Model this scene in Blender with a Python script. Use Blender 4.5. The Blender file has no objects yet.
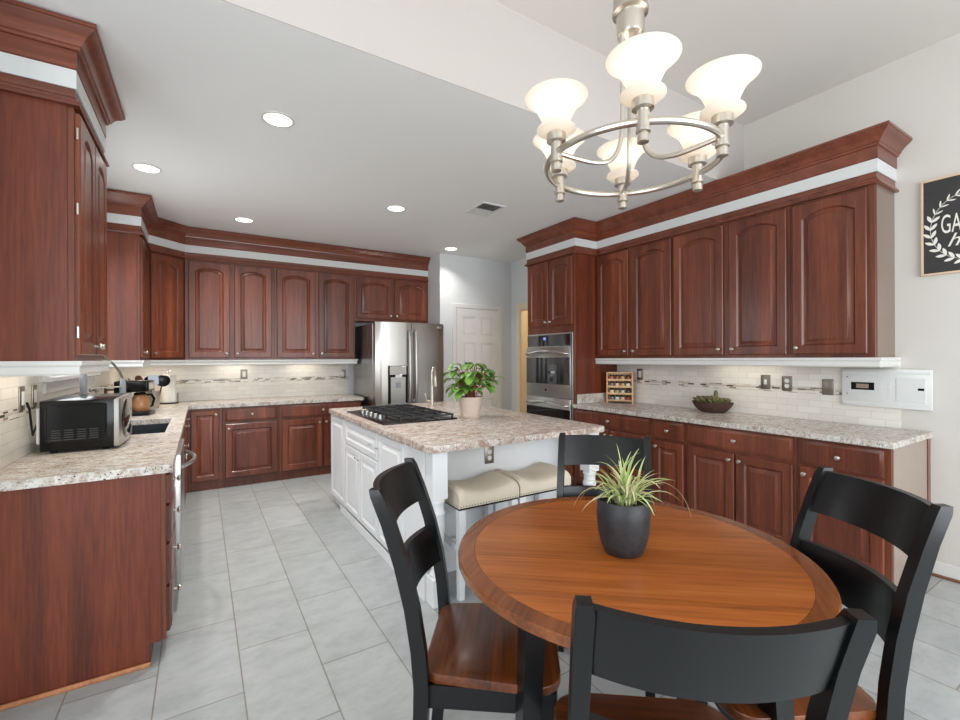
import bpy, bmesh, math, random
from mathutils import Vector, Matrix
PI = math.pi
R = math.radians
random.seed(7)
sc = bpy.context.scene
COL = sc.collection

# ------------------------------------------------------------------ camera, world, light, exposure
cam = bpy.data.cameras.new('camera')
cam.sensor_fit = 'HORIZONTAL'; cam.sensor_width = 36.0
cam.lens = 448.57 / 960 * 36.0
cam.shift_y = -(360 - 358.433) / 960
cam.clip_start = 0.05
cam_o = bpy.data.objects.new('camera', cam); COL.objects.link(cam_o)
cam_o.matrix_world = (Matrix.Translation((0, 0, 1.396)) @ Matrix.Rotation(-R(31.886), 4, 'Z')
                      @ Matrix.Rotation(PI / 2, 4, 'X') @ Matrix.Rotation(-0.004, 4, 'Z'))
sc.camera = cam_o

world = bpy.data.worlds.new('world'); sc.world = world
world.use_nodes = True
world.node_tree.nodes['Background'].inputs[0].default_value = (0.80, 0.88, 1.0, 1)
world.node_tree.nodes['Background'].inputs[1].default_value = 0.9

def area(name, loc, rot, sx, sy, power, color=(1, 1, 1), spread=PI):
    l = bpy.data.lights.new(name, 'AREA'); l.shape = 'RECTANGLE'
    l.size = sx; l.size_y = sy; l.energy = power; l.color = color; l.spread = spread
    o = bpy.data.objects.new(name, l); COL.objects.link(o)
    o.location = loc; o.rotation_euler = rot
    return o
# daylight through the rear windows of the breakfast room behind the camera
area('daylight_rear_window', (1.6, -2.45, 1.55), (R(90), 0, 0), 3.6, 2.3, 120, (0.93, 0.97, 1.0))
area('added_side_light', (-2.3, -0.6, 1.6), (R(90), 0, R(-90)), 2.6, 2.1, 66, (0.93, 0.97, 1.0))  # unseen side lamp, added to fill the room with soft light
area('daylight_sink_window', (-0.735, 4.12, 1.80), (R(90), 0, R(-90)), 1.2, 0.95, 9, (0.93, 0.97, 1.0))

vs = sc.view_settings
vs.view_transform = 'Standard'; vs.look = 'None'; vs.gamma = 1.0; vs.use_curve_mapping = False
vs.exposure = 0.24

# ------------------------------------------------------------------ materials
def srgb(r, g, b):
    f = lambda c: (c / 255 / 12.92) if c / 255 <= 0.04045 else ((c / 255 + 0.055) / 1.055) ** 2.4
    return (f(r), f(g), f(b), 1)

def newmat(name):
    m = bpy.data.materials.new(name); m.use_nodes = True
    nt = m.node_tree
    return m, nt, nt.nodes['Principled BSDF']

def plain(name, col, rough=0.5, metal=0.0, coat=0.0, spec=0.5, noise=0.0, nscale=30):
    m, nt, b = newmat(name)
    c = srgb(*col)
    b.inputs['Base Color'].default_value = c
    b.inputs['Roughness'].default_value = rough
    b.inputs['Metallic'].default_value = metal
    b.inputs['Coat Weight'].default_value = coat
    b.inputs['Coat Roughness'].default_value = 0.12
    b.inputs['Specular IOR Level'].default_value = spec
    if noise:
        tc = nt.nodes.new('ShaderNodeTexCoord'); n = nt.nodes.new('ShaderNodeTexNoise')
        n.inputs['Scale'].default_value = nscale; n.inputs['Detail'].default_value = 5
        nt.links.new(tc.outputs['Object'], n.inputs['Vector'])
        r = nt.nodes.new('ShaderNodeValToRGB')
        r.color_ramp.elements[0].position = 0.3; r.color_ramp.elements[1].position = 0.7
        r.color_ramp.elements[0].color = tuple(x * (1 - noise) for x in c[:3]) + (1,)
        r.color_ramp.elements[1].color = tuple(min(1, x * (1 + noise)) for x in c[:3]) + (1,)
        nt.links.new(n.outputs['Fac'], r.inputs['Fac']); nt.links.new(r.outputs['Color'], b.inputs['Base Color'])
    return m

def ramp(nt, stops, interp='LINEAR'):
    r = nt.nodes.new('ShaderNodeValToRGB'); cr = r.color_ramp; cr.interpolation = interp
    while len(cr.elements) < len(stops): cr.elements.new(0.5)
    for e, (p, c) in zip(cr.elements, stops): e.position = p; e.color = c
    return r

def wood(name, dark, mid, light, along='Z', fine=38, rough=0.3, coat=0.25, rot=0.0, vary=0.25, planks=0):
    m, nt, b = newmat(name)
    L = nt.links
    tc = nt.nodes.new('ShaderNodeTexCoord'); mp = nt.nodes.new('ShaderNodeMapping')
    oi = nt.nodes.new('ShaderNodeObjectInfo')
    k = 0.055
    s = {'X': (k, 1, 1), 'Y': (1, k, 1), 'Z': (1, 1, k)}[along]
    mp.inputs['Scale'].default_value = s
    rt = nt.nodes.new('ShaderNodeMapping'); rt.inputs['Rotation'].default_value = (0, 0, rot)
    L.new(tc.outputs['Object'], rt.inputs['Vector']); L.new(rt.outputs['Vector'], mp.inputs['Vector'])
    add = nt.nodes.new('ShaderNodeVectorMath'); add.operation = 'ADD'
    mul = nt.nodes.new('ShaderNodeMath'); mul.operation = 'MULTIPLY'; mul.inputs[1].default_value = 13.7
    L.new(oi.outputs['Random'], mul.inputs[0]); L.new(mp.outputs['Vector'], add.inputs[0]); L.new(mul.outputs[0], add.inputs[1])
    n1 = nt.nodes.new('ShaderNodeTexNoise'); n1.inputs['Scale'].default_value = fine * 0.16
    n1.inputs['Detail'].default_value = 3; n1.inputs['Distortion'].default_value = 1.3
    n2 = nt.nodes.new('ShaderNodeTexNoise'); n2.inputs['Scale'].default_value = fine * 2.2
    n2.inputs['Detail'].default_value = 4; n2.inputs['Distortion'].default_value = 0.3
    L.new(add.outputs[0], n1.inputs['Vector']); L.new(add.outputs[0], n2.inputs['Vector'])
    mix = nt.nodes.new('ShaderNodeMix'); mix.data_type = 'FLOAT'; mix.inputs[0].default_value = 0.42
    L.new(n1.outputs['Fac'], mix.inputs[2]); L.new(n2.outputs['Fac'], mix.inputs[3])
    r = ramp(nt, [(0.30, srgb(*dark)), (0.5, srgb(*mid)), (0.72, srgb(*light))])
    L.new(mix.outputs[0], r.inputs['Fac'])
    hs = nt.nodes.new('ShaderNodeHueSaturation')
    mr = nt.nodes.new('ShaderNodeMapRange'); mr.inputs['To Min'].default_value = 1 - vary; mr.inputs['To Max'].default_value = 1 + vary
    L.new(oi.outputs['Random'], mr.inputs['Value']); L.new(mr.outputs[0], hs.inputs['Value'])
    L.new(r.outputs['Color'], hs.inputs['Color'])
    out = hs.outputs['Color']
    if planks:
        sx = nt.nodes.new('ShaderNodeSeparateXYZ'); L.new(rt.outputs['Vector'], sx.inputs[0])
        ch = {'X': 'Y', 'Y': 'X', 'Z': 'X'}[along]
        dv = nt.nodes.new('ShaderNodeMath'); dv.operation = 'DIVIDE'; dv.inputs[1].default_value = planks
        L.new(sx.outputs[ch], dv.inputs[0])
        fl = nt.nodes.new('ShaderNodeMath'); fl.operation = 'FLOOR'; L.new(dv.outputs[0], fl.inputs[0])
        ad = nt.nodes.new('ShaderNodeMath'); ad.operation = 'ADD'; L.new(fl.outputs[0], ad.inputs[0]); L.new(oi.outputs['Random'], ad.inputs[1])
        wn = nt.nodes.new('ShaderNodeTexWhiteNoise'); wn.noise_dimensions = '1D'; L.new(ad.outputs[0], wn.inputs['W'])
        mr2 = nt.nodes.new('ShaderNodeMapRange'); mr2.inputs['To Min'].default_value = 0.80; mr2.inputs['To Max'].default_value = 1.16
        L.new(wn.outputs['Value'], mr2.inputs['Value'])
        h2 = nt.nodes.new('ShaderNodeHueSaturation'); L.new(mr2.outputs[0], h2.inputs['Value']); L.new(out, h2.inputs['Color'])
        out = h2.outputs['Color']
    L.new(out, b.inputs['Base Color'])
    b.inputs['Roughness'].default_value = rough
    b.inputs['Coat Weight'].default_value = coat; b.inputs['Coat Roughness'].default_value = 0.18
    return m

def granite(name, base, warm, dark, pale):
    m, nt, b = newmat(name); L = nt.links
    tc = nt.nodes.new('ShaderNodeTexCoord')
    mp = nt.nodes.new('ShaderNodeMapping'); mp.inputs['Rotation'].default_value = (0, 0, 0.6); mp.inputs['Scale'].default_value = (1, 1.9, 1)
    L.new(tc.outputs['Object'], mp.inputs['Vector'])
    def noise(s, d=6, dist=0.0):
        n = nt.nodes.new('ShaderNodeTexNoise'); n.inputs['Scale'].default_value = s; n.inputs['Detail'].default_value = d
        n.inputs['Distortion'].default_value = dist; L.new(mp.outputs['Vector'], n.inputs['Vector']); return n
    n1 = noise(13, 9, 1.6); r1 = ramp(nt, [(0.36, srgb(*pale)), (0.50, srgb(*base)), (0.64, srgb(*warm))]); L.new(n1.outputs['Fac'], r1.inputs['Fac'])
    n2 = noise(110, 5); r2 = ramp(nt, [(0.32, (0.36, 0.33, 0.31, 1)), (0.50, (1, 1, 1, 1)), (0.72, (1.0, 1.0, 1.0, 1))]); L.new(n2.outputs['Fac'], r2.inputs['Fac'])
    mx = nt.nodes.new('ShaderNodeMix'); mx.data_type = 'RGBA'; mx.blend_type = 'MULTIPLY'; mx.inputs[0].default_value = 0.75
    L.new(r1.outputs['Color'], mx.inputs[6]); L.new(r2.outputs['Color'], mx.inputs[7])
    v = nt.nodes.new('ShaderNodeTexVoronoi'); v.inputs['Scale'].default_value = 90; L.new(tc.outputs['Object'], v.inputs['Vector'])
    n3 = noise(14, 3); 
    lt = nt.nodes.new('ShaderNodeMath'); lt.operation = 'LESS_THAN'; lt.inputs[1].default_value = 0.27; L.new(v.outputs['Distance'], lt.inputs[0])
    gt = nt.nodes.new('ShaderNodeMath'); gt.operation = 'GREATER_THAN'; gt.inputs[1].default_value = 0.53; L.new(n3.outputs['Fac'], gt.inputs[0])
    ml = nt.nodes.new('ShaderNodeMath'); ml.operation = 'MULTIPLY'; L.new(lt.outputs[0], ml.inputs[0]); L.new(gt.outputs[0], ml.inputs[1])
    m2 = nt.nodes.new('ShaderNodeMix'); m2.data_type = 'RGBA'; L.new(ml.outputs[0], m2.inputs[0]); L.new(mx.outputs[2], m2.inputs[6])
    m2.inputs[7].default_value = srgb(*dark)
    L.new(m2.outputs[2], b.inputs['Base Color'])
    b.inputs['Roughness'].default_value = 0.27; b.inputs['Specular IOR Level'].default_value = 0.45
    return m

def floor_tile():
    m, nt, b = newmat('grey_floor_tile'); L = nt.links
    tc = nt.nodes.new('ShaderNodeTexCoord'); sx = nt.nodes.new('ShaderNodeSeparateXYZ'); L.new(tc.outputs['Object'], sx.inputs[0])
    cx = nt.nodes.new('ShaderNodeCombineXYZ')
    ax = nt.nodes.new('ShaderNodeMath'); ax.inputs[1].default_value = -2.44 + 0.632 * 10.5; L.new(sx.outputs['Y'], ax.inputs[0])
    ay = nt.nodes.new('ShaderNodeMath'); ay.inputs[1].default_value = -0.149 + 0.3165 * 20; L.new(sx.outputs['X'], ay.inputs[0])
    L.new(ax.outputs[0], cx.inputs['X']); L.new(ay.outputs[0], cx.inputs['Y'])
    br = nt.nodes.new('ShaderNodeTexBrick'); br.offset = 0.5; br.offset_frequency = 2
    br.inputs['Scale'].default_value = 1; br.inputs['Brick Width'].default_value = 0.632; br.inputs['Row Height'].default_value = 0.3165
    br.inputs['Mortar Size'].default_value = 0.0032; br.inputs['Mortar Smooth'].default_value = 0.1; br.inputs['Bias'].default_value = 0
    br.inputs['Color1'].default_value = srgb(171, 176, 177); br.inputs['Color2'].default_value = srgb(186, 190, 191); br.inputs['Mortar'].default_value = srgb(140, 136, 130)
    L.new(cx.outputs[0], br.inputs['Vector'])
    mp = nt.nodes.new('ShaderNodeMapping'); mp.inputs['Scale'].default_value = (1.0, 1.6, 1); L.new(tc.outputs['Object'], mp.inputs['Vector'])
    n = nt.nodes.new('ShaderNodeTexNoise'); n.inputs['Scale'].default_value = 5.5; n.inputs['Detail'].default_value = 10; n.inputs['Roughness'].default_value = 0.72; n.inputs['Distortion'].default_value = 0.15
    L.new(mp.outputs[0], n.inputs['Vector'])
    r = ramp(nt, [(0.30, (0.76, 0.77, 0.77, 1)), (0.5, (0.94, 0.94, 0.94, 1)), (0.70, (1.07, 1.07, 1.06, 1))]); L.new(n.outputs['Fac'], r.inputs['Fac'])
    mx = nt.nodes.new('ShaderNodeMix'); mx.data_type = 'RGBA'; mx.blend_type = 'MULTIPLY'; mx.inputs[0].default_value = 1
    L.new(br.outputs['Color'], mx.inputs[6]); L.new(r.outputs['Color'], mx.inputs[7])
    L.new(mx.outputs[2], b.inputs['Base Color']); b.inputs['Roughness'].default_value = 0.38
    bp = nt.nodes.new('ShaderNodeBump'); bp.inputs['Strength'].default_value = 0.25; bp.inputs['Distance'].default_value = 0.002; bp.invert = True
    L.new(br.outputs['Fac'], bp.inputs['Height']); L.new(bp.outputs[0], b.inputs['Normal'])
    return m

def backsplash_mat(name, axis):
    """ivory subway tile with a two-row strip of small glass sticks; axis is the wall's running direction"""
    m, nt, b = newmat(name); L = nt.links
    tc = nt.nodes.new('ShaderNodeTexCoord'); sx = nt.nodes.new('ShaderNodeSeparateXYZ'); L.new(tc.outputs['Object'], sx.inputs[0])
    cx = nt.nodes.new('ShaderNodeCombineXYZ'); L.new(sx.outputs[axis], cx.inputs['X'])
    sub = nt.nodes.new('ShaderNodeMath'); sub.operation = 'SUBTRACT'; sub.inputs[1].default_value = 0.915 - 0.505; L.new(sx.outputs['Z'], sub.inputs[0])
    L.new(sub.outputs[0], cx.inputs['Y'])
    br = nt.nodes.new('ShaderNodeTexBrick'); br.offset = 0.5
    br.inputs['Scale'].default_value = 1; br.inputs['Brick Width'].default_value = 0.152; br.inputs['Row Height'].default_value = 0.0505
    br.inputs['Mortar Size'].default_value = 0.0018; br.inputs['Mortar Smooth'].default_value = 0.2
    br.inputs['Color1'].default_value = srgb(226, 222, 213); br.inputs['Color2'].default_value = srgb(236, 233, 225); br.inputs['Mortar'].default_value = srgb(212, 207, 198)
    L.new(cx.outputs[0], br.inputs['Vector'])
    b2 = nt.nodes.new('ShaderNodeTexBrick'); b2.offset = 0.37
    b2.inputs['Scale'].default_value = 1; b2.inputs['Brick Width'].default_value = 0.062; b2.inputs['Row Height'].default_value = 0.0155
    b2.inputs['Mortar Size'].default_value = 0.0013; b2.inputs['Color1'].default_value = (0, 0, 0, 1); b2.inputs['Color2'].default_value = (1, 1, 1, 1)
    b2.inputs['Mortar'].default_value = (0.9, 0.9, 0.9, 1); L.new(cx.outputs[0], b2.inputs['Vector'])
    r = ramp(nt, [(0.0, srgb(84, 72, 62)), (0.13, srgb(160, 150, 136)), (0.26, srgb(198, 190, 176)), (0.42, srgb(228, 224, 215)), (0.76, srgb(122, 112, 100)), (0.84, srgb(224, 219, 209))], 'CONSTANT')
    L.new(b2.outputs['Color'], r.inputs['Fac'])
    def cmp(op, v):
        n = nt.nodes.new('ShaderNodeMath'); n.operation = op; n.inputs[1].default_value = v; L.new(sx.outputs['Z'], n.inputs[0]); return n
    a = cmp('GREATER_THAN', 1.118); c = cmp('LESS_THAN', 1.163)
    ml = nt.nodes.new('ShaderNodeMath'); ml.operation = 'MULTIPLY'; L.new(a.outputs[0], ml.inputs[0]); L.new(c.outputs[0], ml.inputs[1])
    mx = nt.nodes.new('ShaderNodeMix'); mx.data_type = 'RGBA'; L.new(ml.outputs[0], mx.inputs[0]); L.new(br.outputs['Color'], mx.inputs[6]); L.new(r.outputs['Color'], mx.inputs[7])
    L.new(mx.outputs[2], b.inputs['Base Color']); b.inputs['Roughness'].default_value = 0.2
    bp = nt.nodes.new('ShaderNodeBump'); bp.inputs['Strength'].default_value = 0.35; bp.inputs['Distance'].default_value = 0.0015; bp.invert = True
    L.new(br.outputs['Fac'], bp.inputs['Height']); L.new(bp.outputs[0], b.inputs['Normal'])
    return m

def steel(name, col, rough=0.28, along='Z'):
    m, nt, b = newmat(name); L = nt.links
    b.inputs['Base Color'].default_value = srgb(*col); b.inputs['Metallic'].default_value = 1.0
    tc = nt.nodes.new('ShaderNodeTexCoord'); mp = nt.nodes.new('ShaderNodeMapping')
    mp.inputs['Scale'].default_value = {'Z': (220, 220, 2), 'X': (2, 220, 220), 'Y': (220, 2, 220)}[along]
    n = nt.nodes.new('ShaderNodeTexNoise'); n.inputs['Scale'].default_value = 1; n.inputs['Detail'].default_value = 2
    L.new(tc.outputs['Object'], mp.inputs['Vector']); L.new(mp.outputs[0], n.inputs['Vector'])
    mr = nt.nodes.new('ShaderNodeMapRange'); mr.inputs['To Min'].default_value = rough - 0.06; mr.inputs['To Max'].default_value = rough + 0.08
    L.new(n.outputs['Fac'], mr.inputs['Value']); L.new(mr.outputs[0], b.inputs['Roughness'])
    return m

def emit(name, col, strength, base=None):
    m, nt, b = newmat(name)
    b.inputs['Base Color'].default_value = srgb(*(base or col))
    b.inputs['Emission Color'].default_value = srgb(*col); b.inputs['Emission Strength'].default_value = strength
    b.inputs['Roughness'].default_value = 0.4
    return m

def glass(name, col=(255, 255, 255), rough=0.02):
    m, nt, b = newmat(name)
    b.inputs['Base Color'].default_value = srgb(*col); b.inputs['Transmission Weight'].default_value = 1.0
    b.inputs['Roughness'].default_value = rough; b.inputs['IOR'].default_value = 1.45
    return m

M = {}
M['door'] = wood('cherry_door_wood', (76, 33, 20), (112, 55, 35), (142, 78, 50), rough=0.34, coat=0.14, vary=0.10, planks=0.085)
M['panel'] = wood('cherry_panel_wood', (70, 28, 15), (106, 47, 26), (132, 66, 39), fine=44, rough=0.42, coat=0.05, vary=0.05)
M['frame'] = wood('cherry_frame_wood', (72, 31, 19), (104, 52, 33), (128, 70, 45), rough=0.36, coat=0.12, vary=0.08)
M['mould'] = wood('cherry_moulding_wood', (82, 38, 25), (114, 59, 40), (138, 76, 54), along='X', rough=0.3, coat=0.3, vary=0.06)
M['lightwood'] = wood('oak_shoe_wood', (150, 95, 62), (176, 118, 80), (196, 140, 100), along='X', rough=0.45, coat=0)
M['bamboo'] = wood('bamboo_wood', (188, 140, 92), (212, 168, 120), (226, 188, 142), rough=0.4, coat=0.1)
M['tabletop'] = wood('honey_brown_table_wood', (128, 68, 26), (166, 92, 36), (188, 114, 54), along='X', fine=40, rough=0.26, coat=0.35, rot=0.691, vary=0.0, planks=0.115)
M['tablering'] = wood('dark_table_border_wood', (88, 46, 20), (128, 70, 32), (150, 90, 46), along='X', fine=44, rough=0.26, coat=0.35, rot=-0.6, vary=0.0)
M['seatwood'] = wood('brown_seat_wood', (56, 27, 11), (108, 56, 23), (136, 76, 35), along='X', fine=36, rough=0.36, coat=0.12, vary=0.06, planks=0.07)
M['seatedge'] = plain('seat_edge_wood', (160, 98, 66), 0.4)
M['black'] = plain('black_painted_wood', (12, 13, 15), 0.32, coat=0.08, spec=0.38)
M['white'] = plain('white_painted_wood', (234, 236, 238), 0.35)
M['trim'] = plain('white_trim_paint', (218, 218, 215), 0.35)
M['frieze'] = plain('white_frieze_paint', (214, 217, 216), 0.4)
M['wall'] = plain('pale_grey_wall_paint', (209, 206, 199), 0.75, noise=0.01, nscale=3)
M['wallb'] = plain('pale_blue_grey_wall_paint', (214, 216, 217), 0.75, noise=0.01, nscale=3)
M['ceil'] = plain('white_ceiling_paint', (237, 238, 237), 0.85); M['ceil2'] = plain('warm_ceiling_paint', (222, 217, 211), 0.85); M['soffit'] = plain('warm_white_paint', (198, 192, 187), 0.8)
M['tan'] = plain('tan_wall_paint', (222, 196, 150), 0.7)
M['granite'] = granite('cream_granite', (208, 201, 192), (184, 165, 149), (70, 60, 54), (224, 221, 216))
M['granite2'] = granite('pink_beige_granite', (206, 192, 182), (176, 150, 134), (72, 58, 52), (224, 216, 210))
M['floor'] = floor_tile()
M['splash_y'] = backsplash_mat('ivory_subway_tile_side', 'Y')
M['splash_x'] = backsplash_mat('ivory_subway_tile_end', 'X')
M['nickel'] = steel('brushed_nickel', (206, 200, 190), 0.3)
M['chrome'] = plain('polished_chrome', (225, 225, 225), 0.1, metal=1.0)
M['steel'] = steel('stainless_steel', (186, 183, 177), 0.3)
M['steelx'] = steel('stainless_steel_light', (190, 190, 188), 0.3, 'X')
M['pewter'] = steel('pewter_plate', (150, 144, 134), 0.35)
M['dglass'] = plain('black_oven_glass', (14, 14, 15), 0.05, spec=0.9)
M['dplastic'] = plain('black_plastic', (10, 10, 11), 0.2, spec=0.3)
M['iron'] = plain('black_cast_iron', (28, 29, 31), 0.45)
M['sinkblack'] = plain('charcoal_sink', (44, 48, 54), 0.4)
M['wplastic'] = plain('white_plastic', (222, 224, 222), 0.35)
M['gplastic'] = plain('grey_plastic', (150, 154, 158), 0.35)
M['linen'] = plain('beige_linen', (222, 210, 190), 0.85, noise=0.06, nscale=140)
M['pot_grey'] = plain('charcoal_pot', (40, 41, 44), 0.5, noise=0.3, nscale=60)
M['pot_pink'] = plain('blush_ceramic', (214, 196, 182), 0.4, noise=0.03, nscale=20)
M['soil'] = plain('potting_soil', (52, 40, 34), 0.95, noise=0.4, nscale=90)
M['stem'] = plain('reddish_stem', (132, 72, 48), 0.6)
M['leaf'] = plain('bright_green_leaf', (112, 156, 68), 0.42, noise=0.42, nscale=18)
M['spider'] = plain('pale_green_spider_leaf', (190, 206, 140), 0.45, noise=0.22, nscale=14)
M['spider2'] = plain('cream_spider_leaf', (216, 206, 168), 0.45, noise=0.1, nscale=14)
M['succ'] = plain('olive_succulent', (104, 100, 62), 0.6, noise=0.3, nscale=40)
M['bowl'] = plain('dark_brown_clay', (78, 52, 46), 0.65, noise=0.2, nscale=40)
M['board'] = plain('chalk_black_board', (54, 53, 53), 0.75, noise=0.08, nscale=14)
M['oakframe'] = wood('pale_oak_frame', (190, 164, 136), (208, 184, 156), (222, 200, 176), rough=0.5, coat=0)
M['paintwhite'] = plain('white_sign_paint', (232, 230, 222), 0.6)
M['paintcream'] = plain('cream_sign_paint', (206, 206, 178), 0.6)
M['amber'] = plain('amber_carafe_glass', (206, 150, 104), 0.08); M['amber'].node_tree.nodes['Principled BSDF'].inputs['Transmission Weight'].default_value = 0.4
M['glass'] = glass('clear_glass')
M['lamp'] = emit('recessed_lamp_lens', (255, 250, 240), 3.0)
M['bulb'] = emit('warm_bulb', (255, 236, 208), 1.6)
M['spoonwood'] = plain('dark_spoon_wood', (110, 62, 36), 0.5)
M['greygreen'] = plain('grey_green_hose', (112, 116, 102), 0.4)
M['display'] = plain('dim_display', (150, 132, 118), 0.3)
M['sheenbrown'] = plain('veneer_painted_brown_sheen', (126, 106, 94), 0.32, coat=0.2, noise=0.03, nscale=20)  # window reflection on the upper end panel, mixed into its base colour
M['sheengrey'] = plain('veneer_painted_mauve_sheen', (158, 140, 128), 0.32, coat=0.2, noise=0.03, nscale=20)  # same reflection painted paler, for the base cabinet's end panel
def shade_mat():
    m, nt, b = newmat('frosted_shade_glass'); L = nt.links
    b.inputs['Base Color'].default_value = srgb(240, 235, 227); b.inputs['Roughness'].default_value = 0.45
    b.inputs['Emission Color'].default_value = srgb(255, 244, 228); b.inputs['Emission Strength'].default_value = 0.12
    t = nt.nodes.new('ShaderNodeBsdfTranslucent'); t.inputs['Color'].default_value = srgb(246, 241, 234)
    mx = nt.nodes.new('ShaderNodeMixShader'); mx.inputs[0].default_value = 0.55
    L.new(b.outputs[0], mx.inputs[1]); L.new(t.outputs[0], mx.inputs[2]); L.new(mx.outputs[0], nt.nodes['Material Output'].inputs[0])
    return m
M['shade'] = shade_mat()

# ------------------------------------------------------------------ mesh helpers
class MB:
    def __init__(s): s.bm = bmesh.new()
    def box(s, x0, x1, y0, y1, z0, z1, bev=0.0, seg=1):
        vs_ = [s.bm.verts.new((x, y, z)) for x in (x0, x1) for y in (y0, y1) for z in (z0, z1)]
        F = [(0, 1, 3, 2), (4, 6, 7, 5), (0, 4, 5, 1), (2, 3, 7, 6), (0, 2, 6, 4), (1, 5, 7, 3)]
        fs = [s.bm.faces.new([vs_[i] for i in f]) for f in F]
        if bev > 0:
            es = list({e for f in fs for e in f.edges})
            bmesh.ops.bevel(s.bm, geom=es, offset=bev, segments=seg, affect='EDGES', profile=0.5)
        return s
    def prism(s, pts, z0, z1, bev=0.0, seg=2):
        a = [s.bm.verts.new((x, y, z0)) for x, y in pts]; b = [s.bm.verts.new((x, y, z1)) for x, y in pts]
        n = len(pts); fs = [s.bm.faces.new(a), s.bm.faces.new(b)]
        for i in range(n): fs.append(s.bm.faces.new([a[i], a[(i + 1) % n], b[(i + 1) % n], b[i]]))
        if bev:
            es = list(set(fs[0].edges) | set(fs[1].edges))
            bmesh.ops.bevel(s.bm, geom=es, offset=bev, segments=seg, affect='EDGES', profile=0.5)
        return s
    def loft(s, rings, cap=True, closed=True):
        vr = [[s.bm.verts.new(p) for p in r] for r in rings]
        n = len(rings[0])
        for i in range(len(vr) - 1):
            for j in range(n if closed else n - 1):
                s.bm.faces.new([vr[i][j], vr[i][(j + 1) % n], vr[i + 1][(j + 1) % n], vr[i + 1][j]])
        if cap and closed:
            s.bm.faces.new(vr[0]); s.bm.faces.new(vr[-1])
        return s
    def lathe(s, prof, n=24, c=(0, 0, 0), mat=None, sx=1, sy=1, cap=True):
        rings = []
        for r, z in prof:
            ring = []
            for k in range(n):
                a = 2 * PI * k / n
                p = Vector((r * math.cos(a) * sx, r * math.sin(a) * sy, z))
                if mat: p = mat @ p
                ring.append(p + Vector(c))
            rings.append(ring)
        return s.loft(rings, cap)
    def tube(s, pts, r, n=8, cap=True):
        pts = [Vector(p) for p in pts]
        rr = r if isinstance(r, (list, tuple)) else [r] * len(pts)
        rings = []; up = None
        for i, p in enumerate(pts):
            t = (pts[min(i + 1, len(pts) - 1)] - pts[max(i - 1, 0)]).normalized()
            if up is None:
                up = t.orthogonal().normalized()
            else:
                up = (up - t * up.dot(t)).normalized()
            q = t.cross(up)
            rings.append([p + (up * math.cos(2 * PI * k / n) + q * math.sin(2 * PI * k / n)) * rr[i] for k in range(n)])
        return s.loft(rings, cap)
    def ringtube(s, c, R_, r, n=64, m=10):
        rings = []
        for i in range(n):
            a = 2 * PI * i / n
            rings.append([Vector(c) + Vector(((R_ + r * math.cos(b)) * math.cos(a), (R_ + r * math.cos(b)) * math.sin(a), r * math.sin(b))) for b in [2 * PI * k / m for k in range(m)]])
        rings.append(rings[0])
        s.loft(rings, cap=False)
        bmesh.ops.remove_doubles(s.bm, verts=s.bm.verts, dist=1e-6)
        return s
    def sphere(s, c, r, sc_=(1, 1, 1), u=16, v=10):
        prof = []
        rings = []
        for i in range(1, v):
            th = PI * i / v
            rings.append([Vector((c[0] + r * sc_[0] * math.sin(th) * math.cos(2 * PI * k / u), c[1] + r * sc_[1] * math.sin(th) * math.sin(2 * PI * k / u), c[2] + r * sc_[2] * math.cos(th))) for k in range(u)])
        return s.loft(rings)
    def sweep(s, prof, path):
        """profile (outward, z) swept along a plan path; outward is to the right of travel"""
        P = [Vector(p) for p in path]; rings = []
        for i, p in enumerate(P):
            d1 = (P[i] - P[i - 1]).normalized() if i > 0 else None
            d2 = (P[i + 1] - P[i]).normalized() if i < len(P) - 1 else None
            n1 = Vector((d1.y, -d1.x)) if d1 else None; n2 = Vector((d2.y, -d2.x)) if d2 else None
            if n1 is None: m = n2
            elif n2 is None: m = n1
            else:
                m = (n1 + n2).normalized(); m = m / max(0.3, m.dot(n1))
            rings.append([Vector((p.x + m.x * o, p.y + m.y * o, z)) for o, z in prof])
        return s.loft(rings)
    def xf(s, mtx):
        bmesh.ops.transform(s.bm, matrix=mtx, verts=s.bm.verts); return s
    def build(s, name, mat, parent=None, ang=35, **props):
        bmesh.ops.recalc_face_normals(s.bm, faces=s.bm.faces)
        me = bpy.data.meshes.new(name); s.bm.to_mesh(me); s.bm.free()
        for p in me.polygons: p.use_smooth = True
        me.set_sharp_from_angle(angle=R(ang))
        me.materials.append(mat)
        o = bpy.data.objects.new(name, me); COL.objects.link(o)
        if parent is not None: o.parent = parent
        for k, v in props.items(): o[k] = v
        return o

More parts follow.
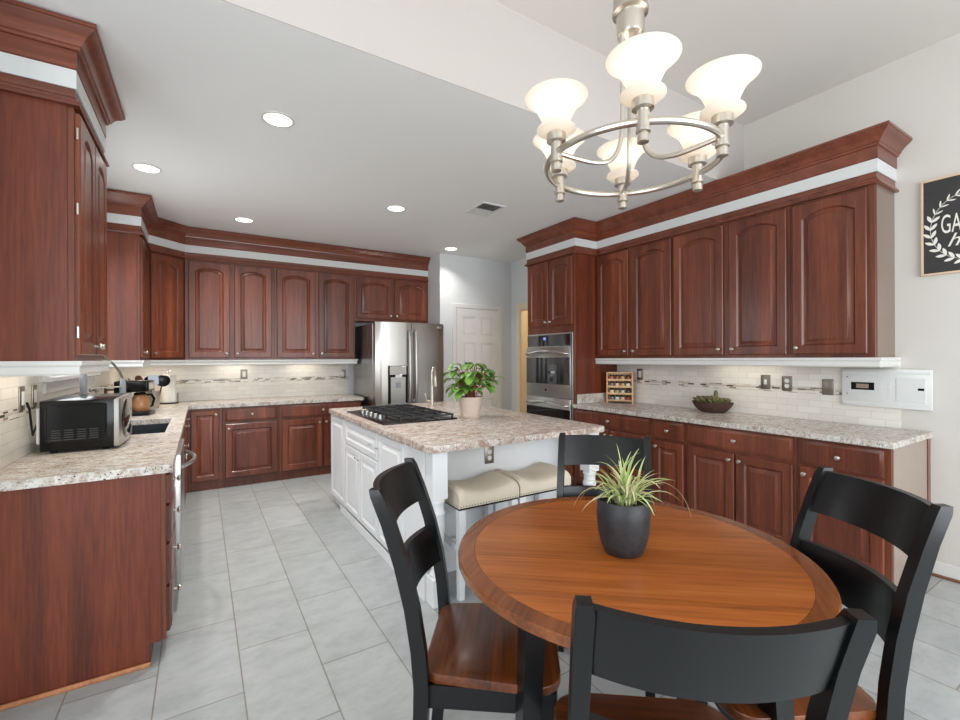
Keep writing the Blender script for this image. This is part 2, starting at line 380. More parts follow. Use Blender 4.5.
def thing(name, label, cat, loc=(0, 0, 0), rz=0, group=None):
    o = bpy.data.objects.new(name, None); COL.objects.link(o); o.empty_display_size = 0.1
    o.location = loc; o.rotation_euler = (0, 0, rz); o['label'] = label; o['category'] = cat
    if group: o['group'] = group
    return o
def tag(o, label, cat, group=None):
    o['label'] = label; o['category'] = cat
    if group: o['group'] = group
    return o
def struct(o):
    o['kind'] = 'structure'; return o
def dup(root, loc, rz, label):
    r = root.copy(); COL.objects.link(r); r.location = loc; r.rotation_euler = (0, 0, rz); r['label'] = label
    for ch in list(root.children):
        c = ch.copy(); COL.objects.link(c); c.parent = r
        for g in ch.children:
            d = g.copy(); COL.objects.link(d); d.parent = c
    return r
def text_mesh(body, size, mtx, mat, name, parent, extrude=0.0008, align='CENTER', shear=0.0):
    cu = bpy.data.curves.new(name, 'FONT'); cu.body = body; cu.size = size; cu.extrude = extrude; cu.align_x = align; cu.shear = shear
    to = bpy.data.objects.new(name + '_tmp', cu); COL.objects.link(to)
    bpy.context.view_layer.update()
    me = bpy.data.meshes.new_from_object(to.evaluated_get(bpy.context.evaluated_depsgraph_get()))
    bpy.data.objects.remove(to)
    me.transform(mtx); me.materials.clear(); me.materials.append(mat)
    o = bpy.data.objects.new(name, me); COL.objects.link(o); o.parent = parent
    return o

def smooth(pts, n=6):
    P = [Vector(p) for p in pts]; out = []
    for i in range(len(P) - 1):
        a, b, c, d = P[max(i - 1, 0)], P[i], P[i + 1], P[min(i + 2, len(P) - 1)]
        for k in range(n):
            t = k / n
            out.append(0.5 * ((2 * b) + (c - a) * t + (2 * a - 5 * b + 4 * c - d) * t * t + (3 * b - a - 3 * c + d) * t ** 3))
    out.append(P[-1]); return out
# ------------------------------------------------------------------ room shell
XL, XR, YB, ZC, ZU, YH = -0.76, 3.98, 6.21, 2.842, 3.39, 2.08
XS, YS, XN = -2.4, -2.6, -2.4           # rear breakfast room limits
PX, PY = 2.78, 5.50                     # pantry block
def sbox(name, x0, x1, y0, y1, z0, z1, mat): return struct(MB().box(x0, x1, y0, y1, z0, z1).build(name, mat))
sbox('floor', XS - 0.1, XR + 1.6, YS - 0.1, YB + 0.1, -0.1, 0.0, M['floor'])
sbox('ceiling', XL - 0.1, XR + 1.6, YH, YB + 0.1, ZC, ZC + 0.1, M['ceil'])
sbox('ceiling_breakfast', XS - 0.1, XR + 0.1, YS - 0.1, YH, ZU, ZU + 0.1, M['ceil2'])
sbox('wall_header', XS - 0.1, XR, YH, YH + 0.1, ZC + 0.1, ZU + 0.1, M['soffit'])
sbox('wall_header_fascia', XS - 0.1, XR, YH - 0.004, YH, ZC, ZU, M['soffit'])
sbox('wall_back', XL - 0.1, PX, YB, YB + 0.1, 0, ZC, M['wallb'])
# left wall with the window over the sink
WY0, WY1, WZ0, WZ1 = 3.52, 4.76, 1.30, 2.32
sbox('wall_left', XL - 0.1, XL, 2.3, WY0, 0, ZC, M['wallb'])
sbox('wall_left_far', XL - 0.1, XL, WY1, YB, 0, ZC, M['wallb'])
sbox('wall_left_below_window', XL - 0.1, XL, WY0, WY1, 0, WZ0, M['wallb'])
sbox('wall_left_above_window', XL - 0.1, XL, WY0, WY1, WZ1, ZC, M['wallb'])
sbox('wall_left_return', XS, XL - 0.1, 2.2, 2.3, 0, ZU, M['wall'])
sbox('wall_left_end', XL - 0.1, XL, 2.2, 2.3, 0, ZC, M['wall'])
# rear of breakfast room
def window_wall(name, horiz, const0, const1, a0, a1, z1, o0, o1, s0, s1, mat):
    for nm, (p0, p1, q0, q1) in dict(_a=(a0, o0, 0, z1), _b=(o1, a1, 0, z1), _sill=(o0, o1, 0, s0), _head=(o0, o1, s1, z1)).items():
        if horiz: sbox(name + nm, p0, p1, const0, const1, q0, q1, mat)
        else: sbox(name + nm, const0, const1, p0, p1, q0, q1, mat)
window_wall('wall_rear', True, YS - 0.1, YS, XS, XR, ZU, -0.3, 3.5, 0.35, 2.75, M['wall'])
window_wall('wall_side', False, XS - 0.1, XS, YS, 2.3, ZU, -1.95, 0.75, 0.4, 2.7, M['wall'])
# right wall with the opening to the hall
DY0, DY1, DZ = 4.36, 5.27, 2.11
sbox('wall_right', XR, XR + 0.1, YS, DY0, 0, ZU, M['wall'])
sbox('wall_right_far', XR, XR + 0.1, DY1, YB, 0, ZC, M['wallb'])
sbox('wall_right_above_door', XR, XR + 0.1, DY0, DY1, DZ, ZC, M['wallb'])
sbox('wall_pantry', PX, XR, PY, PY + 0.1, 0, ZC, M['wallb'])
sbox('wall_pantry_side', PX, PX + 0.1, PY + 0.1, YB + 0.1, 0, ZC, M['wallb'])
# hall beyond the opening
sbox('wall_hall', XR + 1.5, XR + 1.6, 3.6, YB + 0.1, 0, ZC, M['tan'])
sbox('wall_hall_end', XR + 0.1, XR + 1.5, YB, YB + 0.1, 0, ZC, M['tan'])
sbox('wall_hall_near', XR + 0.1, XR + 1.5, 3.6, 3.7, 0, ZC, M['tan'])
hall = bpy.data.lights.new('hall_lamp', 'POINT'); hall.energy = 22; hall.color = (1, 0.84, 0.62); hall.shadow_soft_size = 0.15
ho = bpy.data.objects.new('hall_lamp', hall); COL.objects.link(ho); ho.location = (XR + 0.8, 4.9, 2.3)
# casing of the opening
d2 = MB()
d2.box(XR - 0.018, XR, DY1, DY1 + 0.085, 0, DZ + 0.085, 0.004); d2.box(XR - 0.018, XR, DY0 - 0.085, DY0, 0, DZ + 0.085, 0.004)
d2.box(XR - 0.018, XR, DY0, DY1, DZ, DZ + 0.085, 0.004)
d2.box(XR, XR + 0.1, DY1 - 0.012, DY1, 0, DZ); d2.box(XR, XR + 0.1, DY0, DY0 + 0.012, 0, DZ); d2.box(XR, XR + 0.1, DY0 + 0.012, DY1 - 0.012, DZ - 0.012, DZ)
struct(d2.build('door_2', plain('cream_casing_paint', (232, 216, 186), 0.4)))
# pantry door with six raised panels
dx0, dx1, dh = 3.03, 3.735, 2.10
d1 = thing('door_1', 'white six-panel pantry door', 'door', (0, 0, 0)); del d1['label']; del d1['category']; struct(d1)
cs = MB(); cs.box(dx0 - 0.065, dx0 - 0.003, PY - 0.02, PY, 0, dh + 0.068, 0.005); cs.box(dx1 + 0.003, dx1 + 0.065, PY - 0.02, PY, 0, dh + 0.068, 0.005)
cs.box(dx0 - 0.003, dx1 + 0.003, PY - 0.02, PY, dh + 0.004, dh + 0.068, 0.005); cs.build('door_casing', M['trim'], d1)
dl = MB(); w_ = dx1 - dx0
dl.box(dx0, dx1, PY - 0.006, PY, 0.01, dh)
st = 0.105; mid = 0.09
xs = [(dx0 + st, dx0 + (w_ - mid) / 2), (dx0 + (w_ + mid) / 2, dx1 - st)]
zs = [(0.22, 0.82), (0.98, 1.62), (1.72, 1.99)]
# stiles and rails stand proud of the panels
dl.box(dx0, dx0 + st, PY - 0.016, PY - 0.006, 0.01, dh); dl.box(dx1 - st, dx1, PY - 0.016, PY - 0.006, 0.01, dh)
dl.box(xs[0][1], xs[1][0], PY - 0.016, PY - 0.006, 0.01, dh)
for a0, a1 in xs:
    for q0, q1 in [(0.01, zs[0][0]), (zs[0][1], zs[1][0]), (zs[1][1], zs[2][0]), (zs[2][1], dh)]: dl.box(a0, a1, PY - 0.016, PY - 0.006, q0, q1)
    for q0, q1 in zs: dl.box(a0 + 0.022, a1 - 0.022, PY - 0.015, PY - 0.006, q0 + 0.022, q1 - 0.022, 0.008)
dl.build('door_leaf', M['trim'], d1)
for hz in (0.25, 1.05, 1.86): MB().tube([(dx1 + 0.002, PY - 0.022, hz - 0.045), (dx1 + 0.002, PY - 0.022, hz + 0.045)], 0.006).build('hinge', M['nickel'], d1)
kb = MB(); kb.lathe([(0.03, 0), (0.03, 0.004), (0.011, 0.006), (0.011, 0.035), (0.027, 0.042), (0.029, 0.055), (0.015, 0.066)], 20, (dx0 + 0.06, PY - 0.016, 0.96), Matrix.Rotation(PI / 2, 3, 'X'))
kb.build('door_knob', M['nickel'], d1)

# window over the sink: frame, panes, stool
w1 = thing('window_1', '', ''); del w1['label']; del w1['category']; struct(w1)
wf = MB()
for (a0, a1, q0, q1) in [(WY0 - 0.07, WY0, WZ0 - 0.02, WZ1 + 0.07), (WY1, WY1 + 0.07, WZ0 - 0.02, WZ1 + 0.07), (WY0, WY1, WZ1, WZ1 + 0.07)]:
    wf.box(XL, XL + 0.018, a0, a1, q0, q1, 0.004)
for (a0, a1, q0, q1) in [(WY0, WY0 + 0.04, WZ0, WZ1), (WY1 - 0.04, WY1, WZ0, WZ1), (WY0 + 0.04, WY1 - 0.04, WZ0, WZ0 + 0.04), (WY0 + 0.04, WY1 - 0.04, WZ1 - 0.04, WZ1), ((WY0 + WY1) / 2 - 0.02, (WY0 + WY1) / 2 + 0.02, WZ0 + 0.04, WZ1 - 0.04)]:
    wf.box(XL - 0.07, XL - 0.03, a0, a1, q0, q1)
wf.build('window_frame', M['trim'], w1)
ws = MB(); ws.box(XL, XL + 0.05, WY0 - 0.10, WY1 + 0.10, WZ0 - 0.03, WZ0, 0.005); ws.box(XL, XL + 0.016, WY0 - 0.07, WY1 + 0.07, WZ0 - 0.095, WZ0 - 0.03, 0.003)
ws.build('window_sill', M['trim'], w1)
MB().box(XL - 0.056, XL - 0.050, WY0 + 0.03, WY1 - 0.03, WZ0 + 0.03, WZ1 - 0.03).build('window_pane', M['glass'], w1)

# backsplash tile fields
struct(MB().box(XL, XL + 0.008, 2.50, WY0 - 0.10, 0.915, 1.395).build('trim_1', M['splash_y']))
b_ = MB(); b_.box(XL, XL + 0.008, WY0 - 0.10, WY1 + 0.10, 0.915, WZ0 - 0.095); b_.box(XL, XL + 0.008, WY1 + 0.10, YB, 0.915, 1.395)
struct(b_.build('trim_2', M['splash_y']))
struct(MB().box(XL + 0.008, 1.72, YB - 0.008, YB, 0.915, 1.395).build('trim_3', M['splash_x']))
struct(MB().box(XR - 0.008, XR, 1.065, 3.47, 0.915, 1.395).build('trim_4', M['splash_y']))
# baseboards
bb = MB(); bb.box(XR - 0.014, XR, YS, 0.915, 0, 0.095, 0.004); struct(bb.build('baseboard_right', M['trim']))
struct(MB().box(XR - 0.03, XR - 0.014, YS, 0.915, 0, 0.018, 0.006).build('trim_5', plain('brown_shoe_moulding', (122, 84, 60), 0.45)))
struct(MB().box(PX, dx0 - 0.065, PY - 0.014, PY, 0, 0.095, 0.004).build('baseboard_pantry', M['trim']))
struct(MB().box(dx1 + 0.065, XR, PY - 0.014, PY, 0, 0.095, 0.004).build('baseboard_pantry_far', M['trim']))

# ------------------------------------------------------------------ cabinet builders (local: x along the front, y into the wall, z up, front at y=0)
T = 0.02
def door_mesh(x0, x1, z0, z1, arch=0.0, y0=-T, st=0.062, n=12):
    w = x1 - x0; h = z1 - z0; hw = w / 2; cx = (x0 + x1) / 2
    ih = hw - st                                   # inner half width
    if arch > 0: Rr = (ih * ih + arch * arch) / (2 * arch)
    else: Rr = 1e4
    ztop = z1 - st                                 # crown of the inner opening
    zc = ztop - Rr
    def inner(d, y):
        hwd = ih - d
        pts = [(cx - hwd, z0 + st + d), (cx + hwd, z0 + st + d)]
        rr = Rr - d
        for k in range(n + 1):
            x = hwd - 2 * hwd * k / n
            pts.append((cx + x, zc + math.sqrt(max(0, rr * rr - x * x))))
        return [Vector((px, y, pz)) for px, pz in pts]
    def outer(ins, y):
        pts = [(x0 + ins, z0 + ins), (x1 - ins, z0 + ins)]
        for k in range(n + 1):
            t = 1 - 2 * k / n
            pts.append((cx + (hw - ins) * t, z1 - ins))
        return [Vector((px, y, pz)) for px, pz in pts]
    m = MB()
    pd = min(0.026, ih * 0.36)
    m.loft([outer(0, 0.0), outer(0, y0 + 0.005), outer(0.005, y0), inner(-0.002, y0), inner(0.004, y0 + 0.006), inner(0.009, y0 + 0.012), inner(0.013, y0 + 0.012), inner(0.013 + pd, y0 + 0.002), inner(0.015 + pd, y0)])
    return m
def drawer_mesh(x0, x1, z0, z1, y0=-T):
    def ring(i, y): return [Vector((x0 + i, y, z0 + i)), Vector((x1 - i, y, z0 + i)), Vector((x1 - i, y, z1 - i)), Vector((x0 + i, y, z1 - i))]
    return MB().loft([ring(0, 0), ring(0, y0 + 0.008), ring(0.010, y0 + 0.004), ring(0.016, y0), ring(0.02, y0)])
def knob(x, z, parent, y=-T, mat=None, rot=None):
    m = MB()
    m.lathe([(0.008, 0), (0.008, 0.003), (0.005, 0.006), (0.005, 0.014), (0.013, 0.018), (0.0155, 0.023), (0.013, 0.029), (0.005, 0.032)], 14, (x, y, z), Matrix.Rotation(PI / 2, 3, 'X'))
    return m.build('knob', mat or M['nickel'], parent)
def bar_pull(x, z, parent, y=-T, mat=None):
    m = MB(); m.tube([(x - 0.022, y, z), (x - 0.022, y - 0.018, z)], 0.004, 8); m.tube([(x + 0.022, y, z), (x + 0.022, y - 0.018, z)], 0.004, 8)
    m.tube([(x - 0.034, y - 0.02, z), (x + 0.034, y - 0.02, z)], 0.0055, 8)
    return m.build('pull', mat or M['chrome'], parent)
def cabinet(name, label, cat, loc, rz, w, z0, z1, d, fronts, toe=0.0, body=None, dm=None, arch=0.0, group=None, kmat=None, endpanel=None, toeback=0.06, z_body0=None):
    t = thing(name, label, cat, loc, rz, group)
    m = MB(); zb = z0
    if toe: m.box(0, w, toeback, d, 0.0, toe); zb = toe
    m.box(0, w, 0.0, d, zb, z1, 0.0015)
    m.build('cabinet_body', body or M['frame'], t)
    for fr in fronts:
        kind, x0, x1, q0, q1 = fr[:5]; kp = fr[5] if len(fr) > 5 else None
        if kind == 'door':
            o = door_mesh(x0, x1, q0, q1, arch, st=min(0.062, (x1 - x0) * 0.2)).build('door', dm or M['door'], t, 40)
        elif kind == 'panel':
            o = door_mesh(x0, x1, q0, q1, 0, st=0.035).build('drawer', dm or M['door'], t, 40)
        else:
            o = drawer_mesh(x0, x1, q0, q1).build('drawer', dm or M['door'], t, 40)
        if kp == 'c': knob((x0 + x1) / 2, (q0 + q1) / 2, o, mat=kmat)
        elif kp == 'bl': knob(x0 + 0.03, q0 + 0.045, o, mat=kmat)
        elif kp == 'br': knob(x1 - 0.03, q0 + 0.045, o, mat=kmat)
        elif kp == 'tl': knob(x0 + 0.03, q1 - 0.045, o, mat=kmat)
        elif kp == 'tr': knob(x1 - 0.03, q1 - 0.045, o, mat=kmat)
    return t
UB, UT = 1.392, 2.50          # wall cabinets
DB, DT = 1.418, 2.482         # their doors
UP = 'wall cabinets with arched cherry doors'
BP = 'cherry base cabinets'
FXL = -0.455; FXN = -0.468; FYB = 5.88; FXR = 3.65
GAP = 0.002
# left wall, near cabinet
c = cabinet('wall_cabinet', 'cherry wall cabinet above the microwave with its bare side panel to the room', 'wall cabinet', (FXN, 2.60, 0), PI / 2, 0.68, UB, UT, FXN - XL - GAP,
        [('door', 0.014, 0.336, DB, DT, 'br'), ('door', 0.346, 0.666, DB, DT, 'bl')], arch=0.055, group=UP)
MB().box(-0.006, 0.0, 0.022, FXN - XL - GAP, UB, UT).build('side_panel', M['panel'], c)
for hz in (DB + 0.10, DT - 0.42, DT - 0.09):
    MB().tube([(0.012, -0.008, hz - 0.025), (0.012, -0.008, hz + 0.025)], 0.006).build('hinge', M['nickel'], c)
# left wall, far cabinet beyond the window
c = cabinet('wall_cabinet', 'narrow cherry wall cabinet between sink window and angled corner cabinet', 'wall cabinet', (FXL, 4.95, 0), PI / 2, 0.645, UB, UT, FXL - XL - GAP,
        [('door', 0.02, 0.625, DB, DT, 'bl')], arch=0.06, group=UP)
MB().box(-0.006, 0.0, 0.022, FXL - XL - GAP, UB, UT).build('side_panel', M['panel'], c)
# angled corner cabinet
c = thing('corner_wall_cabinet', 'angled cherry corner wall cabinet with a single arched door', 'wall cabinet', (FXL, 5.60, 0), math.atan2(FYB - 5.60, -0.15 - FXL), UP)
L_ = math.hypot(FYB - 5.60, -0.15 - FXL); ca = c.rotation_euler.z
def toloc(x, y):
    dx_, dy_ = x - FXL, y - 5.60
    return (dx_ * math.cos(ca) + dy_ * math.sin(ca), -dx_ * math.sin(ca) + dy_ * math.cos(ca))
MB().prism([toloc(*p) for p in [(FXL, 5.60), (-0.152, FYB), (-0.152, YB - GAP), (XL + GAP, YB - GAP), (XL + GAP, 5.60)]], UB, UT).build('cabinet_body', M['frame'], c)
o = door_mesh(0.03, L_ - 0.03, DB, DT, 0.05).build('door', M['door'], c, 40); bar = knob(0.06, DB + 0.045, o)
# back wall
x0 = -0.148
cabinet('wall_cabinet', 'two-door cherry wall cabinet on the back wall beside the angled corner one', 'wall cabinet', (x0, FYB, 0), 0, 0.895, UB, UT, YB - FYB - GAP,
        [('door', 0.035, 0.428, DB, DT, 'br'), ('door', 0.478, 0.868, DB, DT, 'bl')], arch=0.045, group=UP)
cabinet('wall_cabinet', 'two-door cherry wall cabinet on the back wall next to the refrigerator', 'wall cabinet', (0.748, FYB, 0), 0, 0.972, UB, UT, YB - FYB - GAP,
        [('door', 0.03, 0.470, DB, DT, 'br'), ('door', 0.515, 0.948, DB, DT, 'bl')], arch=0.045, group=UP)
cabinet('wall_cabinet', 'short two-door cherry wall cabinet above the refrigerator', 'wall cabinet', (1.722, FYB, 0), 0, 1.055, 1.90, UT, YB - FYB - GAP,
        [('door', 0.022, 0.515, 1.935, DT, 'br'), ('door', 0.545, 1.035, 1.935, DT, 'bl')], arch=0.045, group=UP)
# right wall
cabinet('wall_cabinet', 'two-door cherry wall cabinet beside the oven tower, over the spice rack', 'wall cabinet', (FXR, 3.468, 0), -PI / 2, 0.93, UB, UT, XR - FXR - GAP,
        [('door', 0.02, 0.435, DB, DT, 'br'), ('door', 0.478, 0.918, DB, DT, 'bl')], arch=0.045, group=UP)
cabinet('wall_cabinet', 'wide two-door cherry wall cabinet over the succulent bowl', 'wall cabinet', (FXR, 2.536, 0), -PI / 2, 0.955, UB, UT, XR - FXR - GAP,
        [('door', 0.014, 0.466, DB, DT, 'br'), ('door', 0.516, 0.935, DB, DT, 'bl')], arch=0.045, group=UP)
c = cabinet('wall_cabinet', 'single-door cherry wall cabinet at the wall-sign end of its row', 'wall cabinet', (FXR, 1.579, 0), -PI / 2, 0.484, UB, UT, XR - FXR - GAP,
        [('door', 0.018, 0.446, DB, DT, 'bl')], arch=0.05, group=UP)
MB().box(0.484, 0.488, 0.02, XR - FXR - GAP, UB, UT).build('side_panel', M['sheenbrown'], c, label='end panel with window sheen painted grey-brown')
# oven tower
TX = 3.335
tw = cabinet('oven_tower_cabinet', 'tall cherry tower cabinet holding the double wall oven', 'cabinet', (TX, 4.272, 0), -PI / 2, 0.80, 0.10, UT, XR - TX - GAP,
        [('door', 0.03, 0.392, 1.755, DT, 'br'), ('door', 0.408, 0.776, 1.755, DT, 'bl'), ('drawer', 0.03, 0.776, 0.14, 0.27, 'c')], toe=0.10, arch=0.045)
MB().box(0.80, 0.804, 0.02, XR - TX - GAP, 0.0, UT).build('side_panel', M['panel'], tw)
# mouldings above the wall cabinets
crown = [(-0.02, 2.655), (0.006, 2.655), (0.014, 2.662), (0.014, 2.735), (0.024, 2.738), (0.026, 2.75), (0.034, 2.754), (0.04, 2.768), (0.056, 2.79), (0.08, 2.808), (0.086, 2.818), (0.092, 2.82), (0.092, 2.836), (-0.02, 2.836)]
fri = [(-0.02, 2.575), (0.012, 2.575), (0.012, 2.655), (-0.02, 2.655)]
bead = [(-0.02, 2.50), (0.022, 2.50), (0.026, 2.508), (0.022, 2.518), (0.012, 2.522), (0.012, 2.532), (0.004, 2.540), (0.004, 2.575), (-0.02, 2.575)]
rail = [(-0.015, 1.330), (0.018, 1.330), (0.024, 1.338), (0.020, 1.348), (0.020, 1.366), (0.028, 1.374), (0.030, 1.392), (-0.015, 1.392)]
paths = {
 'L': [(XL + GAP, 2.594), (FXN, 2.594), (FXN, 3.282), (XL + GAP, 3.282)],
 'B': [(XL + GAP, 4.944), (FXL, 4.944), (FXL, 5.60), (-0.15, FYB), (PX - GAP, FYB)],
 'R': [(XR - GAP, 4.274), (TX, 4.274), (TX, 3.466), (FXR, 3.466), (FXR, 1.091), (XR - GAP, 1.091)]}
for k, lab in (('L', 'stepped cherry crown moulding with white band above the microwave wall cabinet'), ('B', 'cherry crown moulding with white band running above the back wall cabinets to the refrigerator'), ('R', 'cherry crown moulding with white band over oven tower and wall cabinets')):
    t = thing('crown_moulding', lab, 'moulding')
    MB().sweep(crown, paths[k]).build('cornice', M['mould'], t, 30)
    MB().sweep(fri, paths[k]).build('frieze', M['frieze'], t, 30, label='white band')
    MB().sweep(bead, paths[k]).build('bead', M['mould'], t, 30)
tag(MB().sweep(rail, paths['L']).build('light_rail', M['trim'], None, 30), 'white light rail moulding under the wall cabinet above the microwave', 'moulding')
tag(MB().sweep(rail, paths['B'][:4] + [(1.72, FYB), (1.72, YB - GAP)]).build('light_rail', M['trim'], None, 30), 'white light rail moulding along the back wall cabinets up to the refrigerator', 'moulding')
tag(MB().sweep(rail, [(FXR, 3.464), (FXR, 1.089), (XR - GAP, 1.089)]).build('light_rail', M['trim'], None, 30), 'white light rail moulding under the cabinets over the spice rack and intercom', 'moulding')

# base cabinets, left run
CT = 0.876
FL = -0.141; DLb = FL - XL - GAP
c = cabinet('base_cabinet', 'cherry four-drawer base cabinet with wide bare end panel under the microwave counter', 'base cabinet', (FL, 2.541, 0), PI / 2, 0.455, 0.1, CT, DLb,
        [('drawer', 0.02, 0.44, 0.725, 0.855, 'c'), ('drawer', 0.02, 0.44, 0.545, 0.71, 'c'), ('drawer', 0.02, 0.44, 0.345, 0.53, 'c'), ('drawer', 0.02, 0.44, 0.125, 0.33, 'c')], toe=0.10, group=BP)
ep = MB(); ep.prism([(0.02, 0.10), (DLb, 0.10), (DLb, CT), (0.02, CT)], 0, 0.006); ep.prism([(0.062, 0.0), (DLb, 0.0), (DLb, 0.10), (0.062, 0.10)], 0, 0.006)
ep.xf(Matrix(((0, 0, 1, -0.006), (1, 0, 0, 0), (0, 1, 0, 0), (0, 0, 0, 1)))); ep.build('end_panel', M['panel'], c)
MB().box(-0.02, -0.006, 0.058, DLb, 0, 0.022, 0.006, 2).build('shoe_moulding', M['lightwood'], c)
# dishwasher
dw = thing('dishwasher', 'stainless dishwasher with bowed bar handle between drawer stack and sink cabinet', 'dishwasher', (FL, 3.0, 0), PI / 2)
MB().box(0.0, 0.60, 0.01, DLb, 0.105, 0.872).build('tub', M['dplastic'], dw)
MB().box(0.0, 0.60, -0.045, 0.008, 0.115, 0.868, 0.006, 2).build('door', M['steelx'], dw)
MB().box(0.012, 0.588, 0.07, 0.09, 0.0, 0.10).build('toe_plate', M['dplastic'], dw)
hb = MB(); hb.tube([(0.05 + 0.5 * k / 12, -0.048 - 0.058 * math.sin(PI * k / 12) ** 0.8, 0.79) for k in range(13)], 0.011, 10)
hb.build('handle', M['steelx'], dw)
vt = MB()
for k in range(4): vt.box(0.008, 0.05, -0.0465, -0.044, 0.735 + k * 0.012, 0.741 + k * 0.012)
vt.build('vent', M['dplastic'], dw)
c = cabinet('sink_base_cabinet', 'cherry sink base cabinet beyond the dishwasher', 'base cabinet', (FL, 3.602, 0), PI / 2, 0.936, 0.1, 0.685, DLb,
        [('drawer', 0.02, 0.916, 0.725, 0.855), ('door', 0.02, 0.46, 0.125, 0.705, 'tr'), ('door', 0.476, 0.916, 0.125, 0.705, 'tl')], toe=0.10, group=BP)
MB().box(0, 0.936, 0.0, 0.02, 0.686, CT).build('face_frame', M['frame'], c)
c = cabinet('base_cabinet', 'cherry base cabinet between sink cabinet and inside corner', 'base cabinet', (FL, 4.54, 0), PI / 2, 1.055, 0.1, CT, DLb,
        [('drawer', 0.02, 0.66, 0.725, 0.855, 'c'), ('door', 0.02, 0.66, 0.125, 0.705, 'tl'), ('door', 0.68, 1.02, 0.125, 0.855, 'tl')], toe=0.10, group=BP)
# back run
FB = 5.60; DB_ = YB - FB - GAP
cabinet('corner_base_cabinet', 'narrow full-height cherry door of the corner base cabinet facing the island', 'base cabinet', (FL + 0.002, FB, 0), 0, 0.335, 0.1, CT, DB_,
        [('door', 0.045, 0.300, 0.107, 0.852, 'tr')], toe=0.10, toeback=0.02, group=BP)
cabinet('base_cabinet', 'single-door cherry base cabinet with drawer on the back wall', 'base cabinet', (0.198, FB, 0), 0, 0.563, 0.1, CT, DB_,
        [('drawer', 0.024, 0.540, 0.722, 0.858, 'c'), ('door', 0.024, 0.540, 0.107, 0.69, 'tl')], toe=0.10, toeback=0.02, group=BP)
cabinet('base_cabinet', 'two-door cherry base cabinet with wide drawer next to the refrigerator', 'base cabinet', (0.763, FB, 0), 0, 0.955, 0.1, CT, DB_,
        [('drawer', 0.028, 0.93, 0.722, 0.858, 'c'), ('door', 0.028, 0.47, 0.107, 0.69, 'tr'), ('door', 0.488, 0.93, 0.107, 0.69, 'tl')], toe=0.10, toeback=0.02, group=BP)
# right run
FR = 3.32; DRb = XR - FR - GAP
cabinet('base_cabinet', 'wide cherry base cabinet beside the oven tower, partly behind the island', 'base cabinet', (FR, 3.466, 0), -PI / 2, 0.955, 0.1, CT, DRb,
        [('drawer', 0.03, 0.93, 0.725, 0.858, 'c'), ('door', 0.03, 0.472, 0.125, 0.705, 'tr'), ('door', 0.488, 0.93, 0.125, 0.705, 'tl')], toe=0.10, group=BP)
cabinet('base_cabinet', 'narrow cherry base cabinet with one drawer over one door', 'base cabinet', (FR, 2.509, 0), -PI / 2, 0.313, 0.1, CT, DRb,
        [('drawer', 0.018, 0.298, 0.715, 0.858, 'c'), ('door', 0.018, 0.298, 0.125, 0.69, 'tl')], toe=0.10, group=BP)
cabinet('base_cabinet', 'two-door cherry base cabinet with wide drawer under the succulent bowl', 'base cabinet', (FR, 2.194, 0), -PI / 2, 0.79, 0.1, CT, DRb,
        [('drawer', 0.018, 0.772, 0.715, 0.858, 'c'), ('door', 0.018, 0.388, 0.125, 0.69, 'tr'), ('door', 0.402, 0.772, 0.125, 0.69, 'tl')], toe=0.10, group=BP)
c = cabinet('base_cabinet', 'cherry base cabinet with painted-sheen end panel under the intercom', 'base cabinet', (FR, 1.402, 0), -PI / 2, 0.475, 0.1, CT, DRb,
        [('drawer', 0.02, 0.445, 0.705, 0.858, 'c'), ('door', 0.02, 0.445, 0.125, 0.69, 'tl')], toe=0.10, group=BP)
MB().box(0.475, 0.479, 0.02, DRb - 0.055, 0.0, CT).build('end_panel', M['sheengrey'], c, label='end panel with window sheen painted mauve-grey')
MB().box(0.475, 0.483, DRb - 0.05, DRb, 0.0, CT).build('scribe_strip', M['mould'], c)

# countertops
ct = MB()
SX0, SX1, SY0, SY1 = -0.58, -0.205, 3.62, 4.47
xw, xf_ = XL + 0.009, -0.112
for r in [(xw, xf_, 2.505, SY0), (xw, SX0, SY0, SY1), (SX1, xf_, SY0, SY1), (xw, xf_, SY1, YB - 0.009), (xf_, 1.735, 5.565, YB - 0.009)]:
    ct.box(r[0], r[1], r[2], r[3], 0.877, 0.915)
bmesh.ops.remove_doubles(ct.bm, verts=ct.bm.verts, dist=1e-5)
tag(ct.build('countertop', M['granite']), 'L-shaped speckled cream granite countertop with the sink cut into it', 'countertop')
sk = MB()
for r in [(SX0 - 0.01, SX0, SY0 - 0.01, SY1 + 0.01, 0.70, 0.876), (SX1, SX1 + 0.01, SY0 - 0.01, SY1 + 0.01, 0.70, 0.876), (SX0, SX1, SY0 - 0.01, SY0, 0.70, 0.876), (SX0, SX1, SY1, SY1 + 0.01, 0.70, 0.876), (SX0 - 0.01, SX1 + 0.01, SY0 - 0.01, SY1 + 0.01, 0.69, 0.70)]: sk.box(*r)
sko = thing('sink', 'dark undermount sink in the counter behind the microwave', 'sink', (-0.39, 4.05, 0.69))
sk.xf(Matrix.Translation((0.39, -4.05, -0.69))).build('basin', M['sinkblack'], sko)
MB().lathe([(0.045, 0.0105), (0.045, 0.014), (0.03, 0.015), (0.02, 0.011)], 20).build('drain', M['steel'], sko)
cr = MB(); cr.box(3.281, XR - 0.009, 0.905, 3.465, 0.877, 0.915, 0.004)
t = thing('countertop', 'long cream granite countertop holding the spice rack and succulent bowl', 'countertop')
cr.build('slab', M['granite'], t)
tag(MB().box(3.35, XR - 0.009, 3.445, 3.464, 0.9155, 1.015, 0.003).build('side_splash', M['granite']), 'short granite upstand against the oven tower, beside the spice rack', 'backsplash')

